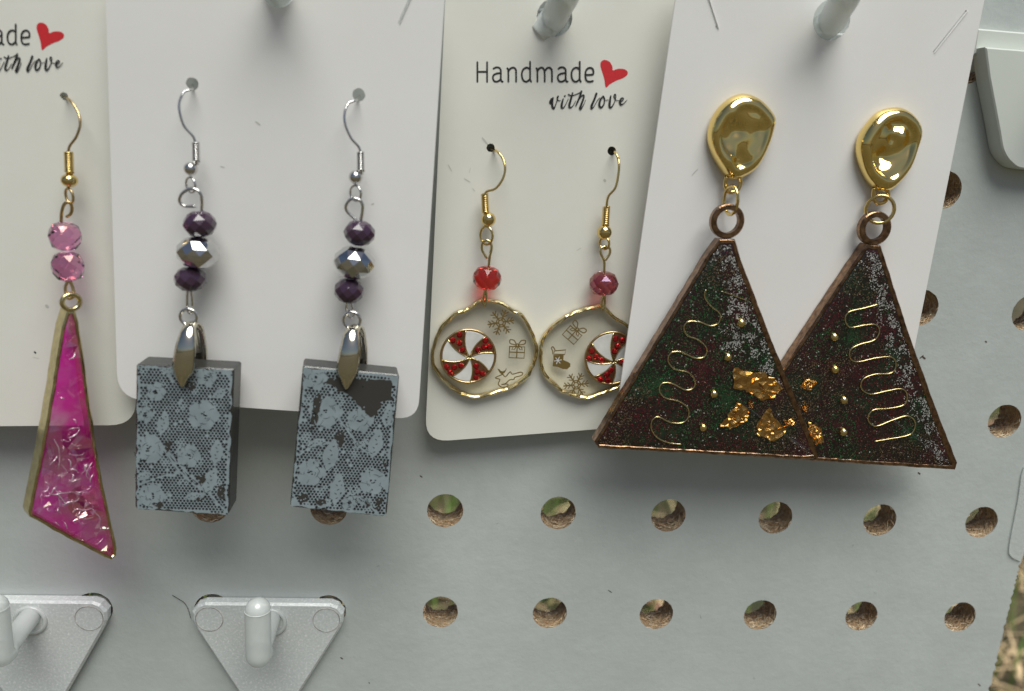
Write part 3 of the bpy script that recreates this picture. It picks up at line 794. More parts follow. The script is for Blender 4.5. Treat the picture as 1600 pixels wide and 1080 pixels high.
# ---- lace block earrings
def lace(t, pl, quad, off, seed, flowers, leaves, stems, patches):
    """print of net and roses on the front face; quad = TL, TR, BR, BL in mm"""
    rl = random.Random(seed)
    TL, TR, BR, BL = [np.asarray(q) for q in quad]
    def Q(s, u): return (TL*(1-s)+TR*s)*(1-u)+(BL*(1-s)+BR*s)*u
    W = np.linalg.norm(TR-TL); H = np.linalg.norm(BL-TL)
    edge = []
    for a, b in ((TL, TR), (TR, BR), (BR, BL), (BL, TL)):
        k = 26
        nn = nrm((TL+TR+BR+BL)/4-(a+b)/2)
        edge += [a+(b-a)*j/k+nn*max(0, rl.gauss(.12, .12)) for j in range(k)]
    m = MB(); V, F = fill(edge); m.add([pl.at(p, off+.03) for p in V], F, 0, False); o1 = m.build('lace_print', 'lace', t, recalc=False)
    m = MB(); o2 = off+.05
    fl = [(Q(s, u), r*W*1.13) for s, u, r in flowers]
    lv = []
    for s, u, L, a in leaves:
        c = Q(s, u); a = math.radians(a); lv.append((c, L*W*1.1, np.array([math.cos(a), math.sin(a)])))
    stm = [smooth_path([Q(s, u) for s, u in st], 8) for st in stems]
    pch = [[Q(s, u) for s, u in p] for p in patches]
    rough_p = []
    for p in pch:
        d = []
        for i in range(len(p)):
            a, b = p[i], p[(i+1) % len(p)]
            for k in range(5): d.append(a+(b-a)*k/5+np.array([rl.gauss(0, .16), rl.gauss(0, .16)]))
        rough_p.append(d)
    def covered(p):
        for c, r in fl:
            d = p-c; rr = r*(.80+.20*abs(math.cos(2.5*math.atan2(d[1], d[0]))))
            if np.linalg.norm(d) < rr*1.02: return True
        for c, L, ax in lv:
            d = p-c; x = d@ax/L; y = (d[0]*-ax[1]+d[1]*ax[0])/L
            if abs(x) < 1 and abs(y) < .46*(1-x*x): return True
        for st in stm:
            if min(np.linalg.norm(p-q) for q in st) < .28: return True
        return any(inside(p, d) for d in rough_p)
    step = W/26.5; row = step*.80; ni = int(W/step)+2; nj = int(H/row)+2
    exd = nrm(TR-TL); eyd = nrm(BL-TL)
    for j in range(nj):
        for i in range(-1, ni):
            p = TL+exd*(i+.5*(j % 2)+.3)*step+eyd*(j+.4)*row
            s_, u_ = (p-TL)@exd/W, (p-TL)@eyd/H
            if not inside(p, inset(edge[::4], .35)): continue
            if covered(p) or rl.random() < .03: continue
            worn = math.sin(p[0]*1.1+seed)*math.cos(p[1]*.9+seed*2)
            r = step*(.40+rl.uniform(-.04, .04)) if worn < .55 else step*rl.uniform(.16, .42)
            dot(m, pl, p, r, o2, 6, 0, .52+rl.uniform(-.2, .2))
    for c, r in fl:                                   # petal lines and speckled heart of each rose
        for k in range(5):
            a = math.pi*(2*k+1)/5
            pts = [c+r*(f_*np.array([math.cos(a+.5*(.8-f_)), math.sin(a+.5*(.8-f_))])) for f_ in (.46, .58, .70, .80)]
            pp = smooth_path(pts, 3); ribbon(m, pl, pp, [.02+.055*i_/len(pp) for i_ in range(len(pp))], o2+.004, cap=False)
        for k in range(4):
            b0 = rl.uniform(0, 6.28); rr = r*(.34+.09*k); n_ = rl.randint(4, 7)
            ribbon(m, pl, [c+rr*np.array([math.cos(b0+f_*.2), .92*math.sin(b0+f_*.2)]) for f_ in range(n_)], [.02+.06*math.sin(math.pi*f_/(n_-1)) for f_ in range(n_)], o2+.005+.001*k, cap=False)
        for k in range(7):
            a = rl.uniform(0, 6.28); q = c+r*rl.uniform(.05, .26)*np.array([math.cos(a), math.sin(a)])
            dot(m, pl, q, rl.uniform(.08, .17), o2+.008, 5, 0, a, 1.5)
        for k in range(14):                           # broken dark outline round the bloom
            a = rl.uniform(0, 6.28); q = c+r*1.0*(.80+.20*abs(math.cos(2.5*a)))*np.array([math.cos(a), math.sin(a)])
            tdir = np.array([-math.sin(a), math.cos(a)])*rl.uniform(.12, .35)
            ribbon(m, pl, [q-tdir, q+tdir], .1, o2+.016, cap=False)
    for c, L, ax in lv:
        nn = np.array([-ax[1], ax[0]])
        for k in range(-2, 3):
            q = c+ax*L*.27*k; d = (ax*.5+nn*(.8 if k % 2 else -.8))*L*.14
            ribbon(m, pl, [q, q+d], .13, o2+.004, cap=False)
        for sgn in (-1, 1):
            e = [c+ax*L*x+nn*sgn*L*.47*(1-x*x) for x in np.linspace(-.9, .9, 9)]
            for k in range(0, 8, 2): ribbon(m, pl, e[k:k+2], .09, o2+.007, cap=False)
    for st in stm:
        for sgn in (-1, 1):
            for k in range(0, len(st)-2, 3):
                if rl.random() < .75:
                    d = nrm(st[k+2]-st[k]); nn = np.array([-d[1], d[0]])*.26*sgn
                    ribbon(m, pl, [st[k]+nn, st[k+1]+nn, st[k+2]+nn], [.04, .13, .04], o2+.012, cap=False)
    for d in rough_p: flat(m, pl, d, o2+.02, 1)
    for k in range(90):                               # flecks of print left on the bare patches
        d = rl.choice(rough_p[:1]+rough_p); c = d[rl.randrange(len(d))]+np.array([rl.gauss(0, .5), rl.gauss(0, .5)])
        if not inside(c, d): continue
        poly = [c+np.array([math.cos(q), math.sin(q)])*rl.uniform(.04, .22) for q in np.linspace(0, 5.4, 6)]
        m.add([pl.at(p, o2+.023+.0003*k) for p in poly], [list(range(6))], 2, False)
    for k in range(60):                               # scuffs, mostly along the edges
        s_, u_ = rl.random(), rl.random()
        if rl.random() < .6: s_ = rl.choice([rl.uniform(0, .06), rl.uniform(.93, .99)])
        c = Q(s_, u_); poly = [c+np.array([math.cos(q), math.sin(q)])*rl.uniform(.06, .26) for q in np.linspace(0, 5.6, 7)]
        m.add([pl.at(p, o2+.055+.0005*k) for p in poly], [list(range(7))], 0, False)
    m.build('lace_gaps', ['lace_gap', 'lace_worn', 'lace'], o1, recalc=False)
def block_earring(hole, wire, c0, c1, bl, link, eye, beads, wires, rg_, bail, blk, yaw, label, lace_args, tnum):
    pl = K2
    t = thing('lace_block_earring', pl.P(*hole), label, 'earring', 'pair of lace block earrings')
    hanger(t, pl, wire, c0, c1, bl, 11, 0, 'silver', 'silver', wr=2.1, cw=6.2, turns=9)
    ring_part(t, 'link', pl, *link, 9, 12, 2.0, 'silver', 3.8, 6, .7)
    wire_part(t, 'eye_pin', pl, eye, .29, 'silver', 4.4, wob=.2)
    for (u, v, rx, ry, m_, tl, n, ph) in beads: bead_part(t, pl, u, v, rx, ry, m_, 5.0, tl, n, ph, .45, 'silver mirror bead' if m_ == 'mirror_bead' else None)
    for w_ in wires: wire_part(t, 'pin_loop', pl, w_, .24, 'silver', 5.6)
    ring_part(t, 'ring', pl, *rg_, 13, 13, 2.7, 'silver', 6.4)
    # block
    FO = 8.2; BT = 5.2
    bp_ = Plane(*[(blk[0][i]+blk[2][i])/2 for i in (0, 1)], 1.0, yaw, -.4); 
    bp_.O = pl.P((blk[0][0]+blk[2][0])/2, (blk[0][1]+blk[2][1])/2, FO)
    quad = [bp_.px(u, v) for u, v in blk]
    ol = rounded(quad, [.5, .5, 1.0, .8], 4)
    mb = MB(); slab(mb, bp_, ol, 0., -BT, chamfer=.22); mb.build('resin_block', 'smoke', t)
    q2 = inset(quad, .12)
    lace(t, bp_, q2, 0.0, *lace_args)
    # bail: folded plated strip, pinched into a point over the front face
    f = [pl.P(u, v, FO+o_) for (u, v, o_) in bail['spine']]; w_ = bail['w']; s = pl.mm(*rg_, 1., FO)
    spine = smooth_path(f, 5); ws = np.interp(np.linspace(0, 1, len(spine)), np.linspace(0, 1, len(w_)), w_)*s
    V = []; F = []; K = 7
    for i, p in enumerate(spine):
        tg = nrm(spine[min(i+1, len(spine)-1)]-spine[max(i-1, 0)]); sx = nrm(pl.ex - tg*(pl.ex@tg)); nn = np.cross(sx, tg); 
        if i < len(spine)*.55 and nn@pl.n < 0: nn = -nn
        for k in range(K):
            x = -1+2*k/(K-1); hgt = (1-abs(x)**2.2)*min(.55, ws[i]*.4)
            V.append(p+sx*x*ws[i]+nn*hgt)
    for i in range(len(spine)-1):
        for k in range(K-1): F.append([i*K+k, i*K+k+1, (i+1)*K+k+1, (i+1)*K+k])
    mb = MB(); mb.add(V, F, 0, True); o = mb.build('bail', 'bail', t)
    md = o.modifiers.new('thickness', 'SOLIDIFY'); md.thickness = .0004; md.offset = 0
    return t
block_earring((301.5, 131.6), [(302, 133), (301, 140), (289, 144), (281.6, 160), (282, 176), (288.6, 197), (302, 212.5), (307, 224)], (307, 223), (307.5, 252), (299, 264), (299, 289),
    [(316, 333), (316, 308), (310, 298), (298, 295), (285, 303), (281.5, 314), (289, 322), (306, 322)],
    [(313, 350, 26, 21, 'purple', -6, 9, .1), (310, 394.5, 34, 25.5, 'mirror_bead', 4, 10, .35), (298, 435.5, 25.5, 20, 'purple', -5, 9, .5)],
    [[(294, 452), (293, 468), (294, 485), (298, 489), (301, 484), (301, 468), (299, 452)]], (295, 495),
    {'spine': [(285, 604, .6), (285, 590, .9), (287, 574, 1.2), (291, 542, 1.0), (296, 513, -.6), (304, 506, -2.8), (309, 516, -5.0), (313, 548, -6.4), (313, 585, -6.6)], 'w': [.5, 9.5, 17, 15.5, 10, 8.5, 9.5, 10, 10]},
    [(213, 569), (366, 577), (358, 806), (211, 796)], 0.,
    'lace block earring nearest the pink shard, its lace print whole up to the top right',
    (5, [(.70, .315, .155), (.14, .565, .155), (.55, .60, .125), (.20, .17, .10), (.72, .06, .10), (.17, .90, .13), (.09, .33, .09)],
     [(.28, .385, .13, 75), (.85, .56, .14, 80), (.79, .76, .15, 70), (.87, .16, .10, 30), (.62, .88, .10, 10), (.08, .76, .10, 20), (.33, .02, .09, 10)],
     [[(.3, .57), (.45, .70), (.62, .80), (.78, .85)], [(.34, .58), (.5, .69), (.70, .80)], [(.05, .82), (.25, .76), (.42, .73)], [(.8, .86), (.9, .93), (.97, .97)]],
     [[(.45, .10), (.62, .09), (.60, .13), (.56, .17), (.54, .135), (.48, .125)], [(.30, .52), (.36, .50), (.35, .56), (.32, .585)], [(.64, .735), (.72, .72), (.74, .77), (.69, .80)], [(.87, .80), (.93, .78), (.96, .88), (.92, .90), (.88, .88)], [(.18, .955), (.26, .93), (.32, .96), (.25, .985)], [(.62, .90), (.74, .88), (.68, .92)]]), 0)
block_earring((561, 148.5), [(562, 150), (557, 157), (545, 162), (539, 177.5), (540, 195), (549, 216), (561, 230), (563.6, 240)], (563.5, 238), (564, 267), (556, 277), (556, 302),
    [(563, 350), (567, 323), (561, 312), (549, 311), (541, 321), (543, 331), (557, 344)],
    [(562, 364, 25, 20, 'purple', 4, 9, .45), (554, 410, 33, 26, 'mirror_bead', 6, 10, .05), (545.5, 454, 24, 20, 'purple', 5, 9, .2)],
    [[(543, 470), (541, 482), (545, 494), (551, 495), (553, 486), (547, 470)]], (550, 500),
    {'spine': [(541, 607, .6), (542, 594, .9), (543, 578, 1.2), (547, 548, 1.0), (550, 519, -.6), (557, 511, -2.8), (561, 522, -5.0), (564, 552, -6.4), (563, 588, -6.6)], 'w': [.5, 9.5, 17, 15.5, 10.5, 9, 9.5, 10, 10]},
    [(473, 572), (624, 586), (604, 808), (453, 792)], 7.,
    'lace block earring with print worn away to bare dark resin at the top right',
    (9, [(.26, .30, .16), (.64, .33, .13), (.13, .07, .12), (.17, .74, .14), (.83, .76, .14), (.60, .93, .08)],
     [(.92, .29, .12, 80), (.82, .49, .16, 75), (.36, .60, .17, 78), (.46, .845, .17, 82), (.2, .52, .10, 20), (.66, .50, .08, 30), (.72, .90, .10, -30), (.35, .95, .10, 20)],
     [[(.42, .34), (.55, .44), (.68, .53), (.8, .57)], [(.04, .62), (.18, .54), (.33, .52)], [(.6, .86), (.75, .90), (.9, .98)]],
     [[(.22, .09), (.36, .04), (.60, .05), (.80, .04), (.93, .03), (.95, .17), (.85, .19), (.80, .29), (.72, .30), (.60, .22), (.50, .17), (.35, .13)], [(.14, .19), (.22, .18), (.21, .28), (.17, .38), (.14, .30)], [(.12, .30), (.17, .30), (.16, .46), (.13, .44)], [(.38, .44), (.47, .42), (.48, .54), (.42, .52)], [(.05, .90), (.15, .89), (.16, .95), (.09, .97)], [(.24, .94), (.32, .91), (.36, .95), (.28, .975)], [(.88, .87), (.94, .86), (.93, .96), (.88, .95)], [(.76, .90), (.82, .93), (.78, .95)], [(.9, .62), (.97, .60), (.96, .66)]]), 1)

# ---- candy ornament earrings
def swirl(c, R, sw, a, k, n=9):
    """curved divider from swirl point sw to the rim at angle a"""
    o = []
    end = c+R*np.array([math.cos(math.radians(a)), math.sin(math.radians(a))]); d = end-sw
    L = np.linalg.norm(d); a0 = math.atan2(d[1], d[0])
    for i in range(n):
        f_ = i/(n-1); q = a0+math.radians(k)*(1-f_); o.append(sw+L*f_*np.array([math.cos(q), math.sin(q)]))
    return o
def candy_earring(hole, wire, c0, c1, bl, link, eye, bd, stem, outline, cand, reds, stones, motifs, m_bead, label):
    pl = K3
    t = thing('candy_earring', pl.P(*hole), label, 'earring', 'pair of round candy earrings')
    hanger(t, pl, wire, c0, c1, bl, 11.5, 0, 'gold', 'gold', off=2.4, wr=2.0, cw=6.2)
    ring_part(t, 'link', pl, *link[:2], link[2], link[3], 2.0, 'gold', 2.8, 4, .8)
    wire_part(t, 'eye_pin', pl, eye, .27, 'pale_gold', 3.0, wob=.25)
    bead_part(t, pl, bd[0], bd[1], 23, 18.5, m_bead, 3.2, bd[2], 9, bd[3], .5)
    for s_ in stem: wire_part(t, 'pin_loop', pl, s_, .25, 'pale_gold', 2.6)
    F = 1.7; D = 1.3
    ol = smooth_path([pl.px(u, v, F)+np.array([rnd.gauss(0, .16), rnd.gauss(0, .16)]) for u, v in outline], 3, True)
    ol = [p+np.array([rnd.gauss(0, .05), rnd.gauss(0, .05)]) for p in ol]
    mb = MB(); band(mb, pl, ol, .62, F+.3, F-D, .24, .4, jit=.14, smooth=False); mb.build('gold_rim', 'pale_gold', t)
    inn = inset(ol, .45)
    # softly domed clear resin
    mb = MB(); slab(mb, pl, inn, F, F-D+.2); mb.build('clear_resin', 'clear', t)
    s = pl.mm(cand[0], cand[1], 1., F)
    c = pl.px(cand[0], cand[1], F); R = cand[2]*s; sw = pl.px(cand[3], cand[4], F)
    mb = MB(); disc = circle2(c, R, 44); slab(mb, pl, disc, F+.28, F+.03); candy = mb.build('candy_disc', 'candy_base', t)
    mb = MB(); ring(mb, pl.at(c, F+.34), pl.ex*R, pl.ey*R, .22, 44, 8); mb.build('candy_rim', 'brass', candy)
    bounds = []
    for a, b in reds: bounds += [a, b]
    N = len(reds)
    for i in range(N):                                # white petals fill the gaps between red ones
        a, b = reds[i][1], reds[(i+1) % N][0]
        if b > a: b -= 360
        k = 24
        e1_ = swirl(c, R*.965, sw, a, k); e2_ = swirl(c, R*.965, sw, b, k)
        arc = [c+R*.965*np.array([math.cos(math.radians(q)), math.sin(math.radians(q))]) for q in np.linspace(a, b, 9)[1:-1]]
        poly = e1_[1:]+arc+e2_[:0:-1]+[sw]
        poly = inset(poly, .10); mb = MB(); slab(mb, pl, poly, F+.48, F+.29, chamfer=.08); mb.build('white_petal', 'enamel', candy)
    for a in bounds:
        mb = MB(); tube(mb, [pl.at(p, F+.46) for p in swirl(c, R*.97, sw, a, 24)], .14, 6); mb.build('gold_divider', 'pale_gold', candy)
    for (u, v) in stones:
        q = pl.px(u, v, F); r_ = 4.9*s; mb = MB(); P0 = pl.at(q, F+.3); n = 8; V = []; ph = rnd.uniform(0, .7)
        for rr, hh in ((1., 0), (.98, .2), (.55, .5)):
            V += [P0+(pl.ex*math.cos(2*math.pi*k/n+ph)+pl.ey*math.sin(2*math.pi*k/n+ph))*r_*rr+pl.n*hh for k in range(n)]
        Fc = [[j*n+k, j*n+(k+1) % n, (j+1)*n+(k+1) % n, (j+1)*n+k] for j in range(2) for k in range(n)]+[[2*n+k for k in range(n)]]+[list(range(n))[::-1]]
        mb.add(V, Fc, 0, False); mb.build('rhinestone', 'gem', candy)
    for kind, u, v, r_, rot in motifs:
        q0 = pl.px(u, v, F); o = F+.03; rs = r_*s; a = math.radians(rot); ca, sa = math.cos(a), math.sin(a)
        def L_(x, y): return q0+rs*np.array([x*ca-y*sa, x*sa+y*ca])
        mb = MB(); lw = .23
        if kind == 'snowflake':
            for k in range(6):
                b = k*math.pi/3; cb, sb = math.cos(b), math.sin(b)
                def X(x, y): return L_(x*cb-y*sb, x*sb+y*cb)
                ribbon(mb, pl, [X(.2, 0), X(1, 0)], lw*1.3, o); o += .004
                for d in (.45, .72):
                    ribbon(mb, pl, [X(d+.22, .24), X(d, 0), X(d+.22, -.24)], lw, o); o += .004
                ribbon(mb, pl, [X(.22, 0), X(.2*.5, .2*.866)], lw, o); o += .004
                ribbon(mb, pl, [X(.4, 0), X(.4*.5, .4*.866)], lw, o); o += .004
        elif kind == 'gift':
            ribbon(mb, pl, [L_(-.85, .1), L_(.85, .1), L_(.85, -1.2), L_(-.85, -1.2), L_(-.85, .1)], lw, o); o += .004
            ribbon(mb, pl, [L_(0, .1), L_(0, -1.2)], lw, o); o += .004
            ribbon(mb, pl, [L_(-.85, -.55), L_(.85, -.55)], lw, o); o += .004
            for sg in (-1, 1):
                ribbon(mb, pl, smooth_path([L_(sg*.1, .3), L_(sg*.4, .8), L_(sg*.85, .85), L_(sg*.8, .45), L_(sg*.1, .3)], 5), lw, o); o += .004
                ribbon(mb, pl, [L_(sg*.1, .2), L_(sg*.45, .1), L_(sg*.6, -.25), L_(sg*.3, -.2), L_(sg*.1, .1)], lw*.9, o); o += .004
            ribbon(mb, pl, [L_(.16*math.cos(k), .28+.16*math.sin(k)) for k in np.linspace(0, 6.28, 10)], lw, o)
        elif kind == 'reindeer':
            pts = [(745, 800), (770, 825), (815, 775), (835, 800), (915, 780), (935, 795), (915, 815), (860, 830), (850, 850), (810, 855), (770, 890), (730, 900), (790, 895), (785, 920), (735, 925), (700, 895), (715, 850), (670, 835), (745, 800)]
            ribbon(mb, pl, smooth_path([pl.px(665+x/6.17, 455+y/6.17, F) for x, y in pts], 3), lw*.95, o); o += .004
            hd = [(690, 745), (712, 752), (722, 766), (745, 772), (768, 760), (776, 738), (780, 752), (765, 782), (738, 802), (716, 790), (702, 765)]
            flat(mb, pl, [pl.px(665+x/6.17, 455+y/6.17, F) for x, y in hd], o+.01)
        elif kind == 'stocking':
            Zs = lambda x, y: pl.px(835+x/6.35, 460+y/6.35, F)
            flat(mb, pl, [Zs(x, y) for x, y in [(185, 600), (290, 600), (285, 650), (330, 668), (355, 685), (355, 715), (325, 742), (280, 740), (235, 720), (180, 712), (188, 640)]], o); o += .01
            ribbon(mb, pl, [Zs(x, y) for x, y in [(200, 560), (310, 550), (300, 596), (190, 592), (200, 560)]], lw, o); o += .005
            ribbon(mb, pl, smooth_path([Zs(x, y) for x, y in [(182, 590), (180, 560), (168, 535), (180, 518), (195, 535), (205, 555)]], 4), lw, o)
        mb.build(kind, 'dark_gold', t, recalc=False)
        if kind == 'stocking':
            mb = MB()
            for k in range(3):
                b = math.pi*k/3+.2; d = np.array([math.cos(b), math.sin(b)])*.75
                ribbon(mb, pl, [pl.px(871.5, 563, F)-d, pl.px(871.5, 563, F)+d], .16, F+.075+.005*k)
            mb.build('star', 'enamel', t, recalc=False)
    return t
Z4 = lambda x, y: (665+x/6.17, 455+y/6.17)
Z5 = lambda x, y: (835+x/6.35, 460+y/6.35)
candy_earring((766.5, 231), [(766, 232), (777, 237), (786, 249), (789, 265), (784.6, 281), (774, 294.6), (761, 299), (757, 304)], (757, 303), (758.5, 333), (763, 343), (760, 368, 9, 14),
    [(763, 422), (765, 402), (768, 385), (763, 376), (755, 378), (753, 390), (761, 404)], (761, 434.5, 3, .1),
    [[(758, 452), (755, 466), (757, 478), (760, 466), (759, 452)]],
    [(753, 466), (743, 470), (730, 482.5), (710, 490), (692.5, 507), (681, 526), (674, 549), (675.5, 568.5), (686, 588), (704, 606), (726.6, 618), (749, 621), (775, 618), (804, 607), (824, 593), (833.5, 575), (841, 559), (840, 541), (832, 516.6), (819, 493), (803, 482.5), (778, 472), (760, 466)],
    (731.5, 556, 42.5, 734, 558), [(142, 98), (52, 9), (-35, -83), (-126, -169)],
    [Z4(*p) for p in [(325, 415), (260, 470), (325, 495), (350, 562), (575, 472), (613, 532), (560, 535), (503, 560), (485, 715), (496, 768), (548, 790), (487, 825), (340, 712), (275, 730), (200, 725), (235, 780)]],
    [('snowflake', 782.5, 503.6, 20, 12), ('gift', 808, 543, 14, 0), ('reindeer', 790, 590, 10, 0)], 'red_bead',
    'round clear resin candy earring with reindeer, below a bright red bead, fully visible')
candy_earring((955.5, 236), [(955, 236), (961, 239), (966, 251), (966, 269), (961, 293), (950, 307), (947, 324)], (947, 323), (945.5, 352), (944, 363), (944, 380, 6, 9),
    [(943.5, 430), (943.5, 408), (938.5, 397), (938, 389), (945, 385), (952, 388), (952, 397), (945, 407)], (943, 443, -3, .5),
    [[(943, 460), (940, 472), (941, 484), (945, 474), (944, 460)]],
    [(940.5, 476), (914, 480.5), (890, 490), (873, 499), (855.5, 515), (844.5, 534), (841.5, 551), (843, 567), (849, 586), (863, 603), (877.5, 614), (898, 620.6), (920, 622), (945, 616), (966, 609.6), (985, 598), (1001, 577), (1006, 550), (1001, 525), (984, 507), (961, 493), (945, 477)],
    (955, 559, 41, 958.6, 565), [(186, 146), (91, 48), (0, -42), (-84, -130)],
    [Z5(*p) for p in [(800, 435), (865, 450), (820, 507), (790, 560), (565, 560), (540, 632), (610, 615), (665, 645), (755, 745), (650, 840), (725, 850), (712, 790), (870, 665), (930, 650), (925, 700)]],
    [('gift', 899, 517.5, 14, -38), ('stocking', 871, 558, 12, 0), ('snowflake', 900, 601, 19, 8)], 'rose_bead',
    'round clear resin candy earring with stocking, partly hidden behind the rightmost card')

# ---- tree earrings
def stud(t, pl, outline, seed):
    rs_ = random.Random(seed)
    ol = smooth_path([pl.px(u, v, 1.) for u, v in outline], 4, True)
    c = sum(ol)/len(ol); n = len(ol); V = []; F = []
    prof = [(1.0, .0), (1.02, .8), (.985, 1.6), (.93, 2.3), (.86, 2.75), (.78, 2.9), (.72, 2.8), (.68, 2.5), (.63, 2.36), (.57, 2.34), (.51, 2.32), (.45, 2.3), (.39, 2.3), (.33, 2.28), (.27, 2.26), (.21, 2.25), (.15, 2.2), (.08, 2.2)]
    bumps = [(rs_.uniform(-4, 4), rs_.uniform(-7, 6), rs_.uniform(1.0, 2.3), rs_.uniform(-1.05, .9)) for _ in range(20)]
    for s_, h_ in prof:
        for p in ol:
            q = c+(p-c)*s_+np.array([.25, -.5])*(1-s_); d = q-c
            z = h_
            for bx, by, br, bh in bumps:
                z += bh*math.exp(-((d[0]-bx)**2+(d[1]-by)**2)/br**2)*(1 if s_ < .7 else .45 if s_ < .99 else .0)
            V.append(pl.at(q, .4+z))
    for i in range(len(prof)-1):
        for k in range(n): F.append([i*n+k, i*n+(k+1) % n, (i+1)*n+(k+1) % n, (i+1)*n+k])
    F.append([(len(prof)-1)*n+k for k in range(n)]); F.append(list(range(n))[::-1])
    mb = MB(); mb.add(V, F, 0, True); return mb.build('gold_stud', 'stud_gold', t)
def tree_earring(so, tabp, jump, cring, tri, tw, off, squig, balls_, foils, seed, label, extra=(), white=None):
    pl = K4
    t = thing('tree_earring', pl.P(*so[0], 0), label, 'earring', 'pair of dark tree earrings')
    stud(t, pl, so, seed)
    wire_part(t, 'stud_loop', pl, tabp, .42, 'gold', 1.6)
    ring_part(t, 'jump_ring', pl, *jump)
    u, v, R_ = cring
    s = pl.mm(u, v, 1., off); c2 = pl.px(u, v, off)
    mb = MB(); slab(mb, pl, circle2(c2, R_*s, 36), off, off-1.3, [circle2(c2, (R_-8.5)*s, 36)], chamfer=.2); mb.build('top_ring', 'rose', t)
    P_ = [pl.px(a, b, off) for a, b in tri]; dens = []; W = []
    for i in range(len(P_)):
        a, b = P_[i], P_[(i+1) % len(P_)]; k = max(1, int(np.linalg.norm(b-a)/1.1))
        dens += [a+(b-a)*j/k+np.array([rnd.gauss(0, .035), rnd.gauss(0, .035)])*(j > 0) for j in range(k)]; W += [tw[i]*s]*k
    mb = MB(); band(mb, pl, dens, W, off, off-2.6, .2, .35, jit=.05); fr = mb.build('bezel', 'rose', t)
    inn = inset(dens, [w*.9 for w in W])
    mb = MB(); slab(mb, pl, inn, off-.12, off-2.4); mb.build('resin', 'tree', t)
    big = inset(P_, [w*s*1.05 for w in tw]); rf = random.Random(seed); mb = MB()
    xs = [p[0] for p in big]; ys = [p[1] for p in big]; x0_, x1_, y0_, y1_ = min(xs), max(xs), min(ys), max(ys); cnt = 0; tries = 0
    clumps = [(rf.uniform(x0_, x1_), rf.uniform(y0_, y1_), rf.uniform(2, 5), rf.choice([0, 0, 1, 1, 3])) for _ in range(26)]
    wl = [pl.px(a, b, off) for a, b in white]
    while cnt < 9500 and tries < 120000:
        tries += 1; q = np.array([rf.uniform(x0_, x1_), rf.uniform(y0_, y1_)])
        if not inside(q, big): continue
        dw = min(np.linalg.norm(q-(wl[i]+(wl[i+1]-wl[i])*f_)) for i in range(len(wl)-1) for f_ in (0, .25, .5, .75, 1))
        wz = fbm(Vector((q[0]*.55, q[1]*.55, seed)), 1., 2.2, 4)
        pw = (math.exp(-(dw/1.9)**2)*1.6+.03)*(1. if wz > -.06 else .10 if wz > -.2 else 0.)
        if rf.random() < pw: mi = 2
        else:
            best = min(clumps, key=lambda k: ((k[0]-q[0])**2+(k[1]-q[1])**2)/k[2]**2); mi = best[3] if rf.random() < .7 else rf.choice([0, 1, 3, 3])
            if rf.random() < .42: continue
        r_ = rf.uniform(.06, .17) if mi != 2 else rf.uniform(.07, .19); a = rf.uniform(0, 6.28)
        V = [pl.at(q+r_*np.array([math.cos(a+k*2.094+rf.uniform(-.4, .4)), math.sin(a+k*2.094)]), off-.07+rf.uniform(0, .09)) for k in range(3)]
        mb.add(V, [[0, 1, 2]], mi, False); cnt += 1
    o = mb.build('glitter', ['fl_green', 'fl_red', 'fl_silver', 'fl_dark'], t, recalc=False); o['kind'] = 'stuff'
    mb = MB(); tube(mb, [pl.at(p, off+.08) for p in smooth_path([pl.px(a, b, off) for a, b in squig], 5)], .17, 6); mb.build('squiggle_wire', 'pale_gold', t)
    for ex_ in extra:
        mb = MB(); tube(mb, [pl.P(a, b, off+.05) for a, b in smooth_path(ex_, 4)], .11, 5); mb.build('wire_end', 'pale_gold', t)
    cen = sum(P_)/len(P_); dm = inset(dens, [w*.95 for w in W]); cen = sum(dm)/len(dm); n_ = len(dm); mb = MB(); V = []; F = []
    for sc2, hh in ((1., -.08), (.965, .10), (.90, .24), (.80, .36), (.62, .46), (.35, .52), (.08, .54)):
        V += [pl.at(cen+(p-cen)*sc2, off+hh+(rnd.uniform(-.012, .012) if sc2 < 1 else 0)) for p in dm]
    for i in range(6): F += [[i*n_+k, i*n_+(k+1) % n_, (i+1)*n_+(k+1) % n_, (i+1)*n_+k] for k in range(n_)]
    F.append([6*n_+k for k in range(n_)]); mb.add(V, F, 0, True); mb.build('clear_coat', 'coat', t)
    for (a, b, r_) in balls_:
        mb = MB(); ball(mb, pl.P(a, b, off+.15), pl.n, r_*s, r_*s, 18, 10); mb.build('gold_ball', 'gold', t)
    for fo in foils:
        mb = MB(); crumple(mb, pl, [pl.px(a, b, off) for a, b in fo], off+.03, .5, 90, edge=5); mb.build('foil_piece', 'foil', t, recalc=False)
    return t
Z6 = lambda l: [(920+x/2.77, 340+y/2.77) for x, y in l]
Z7 = lambda l: [(1210+x/2.51, 320+y/2.51) for x, y in l]
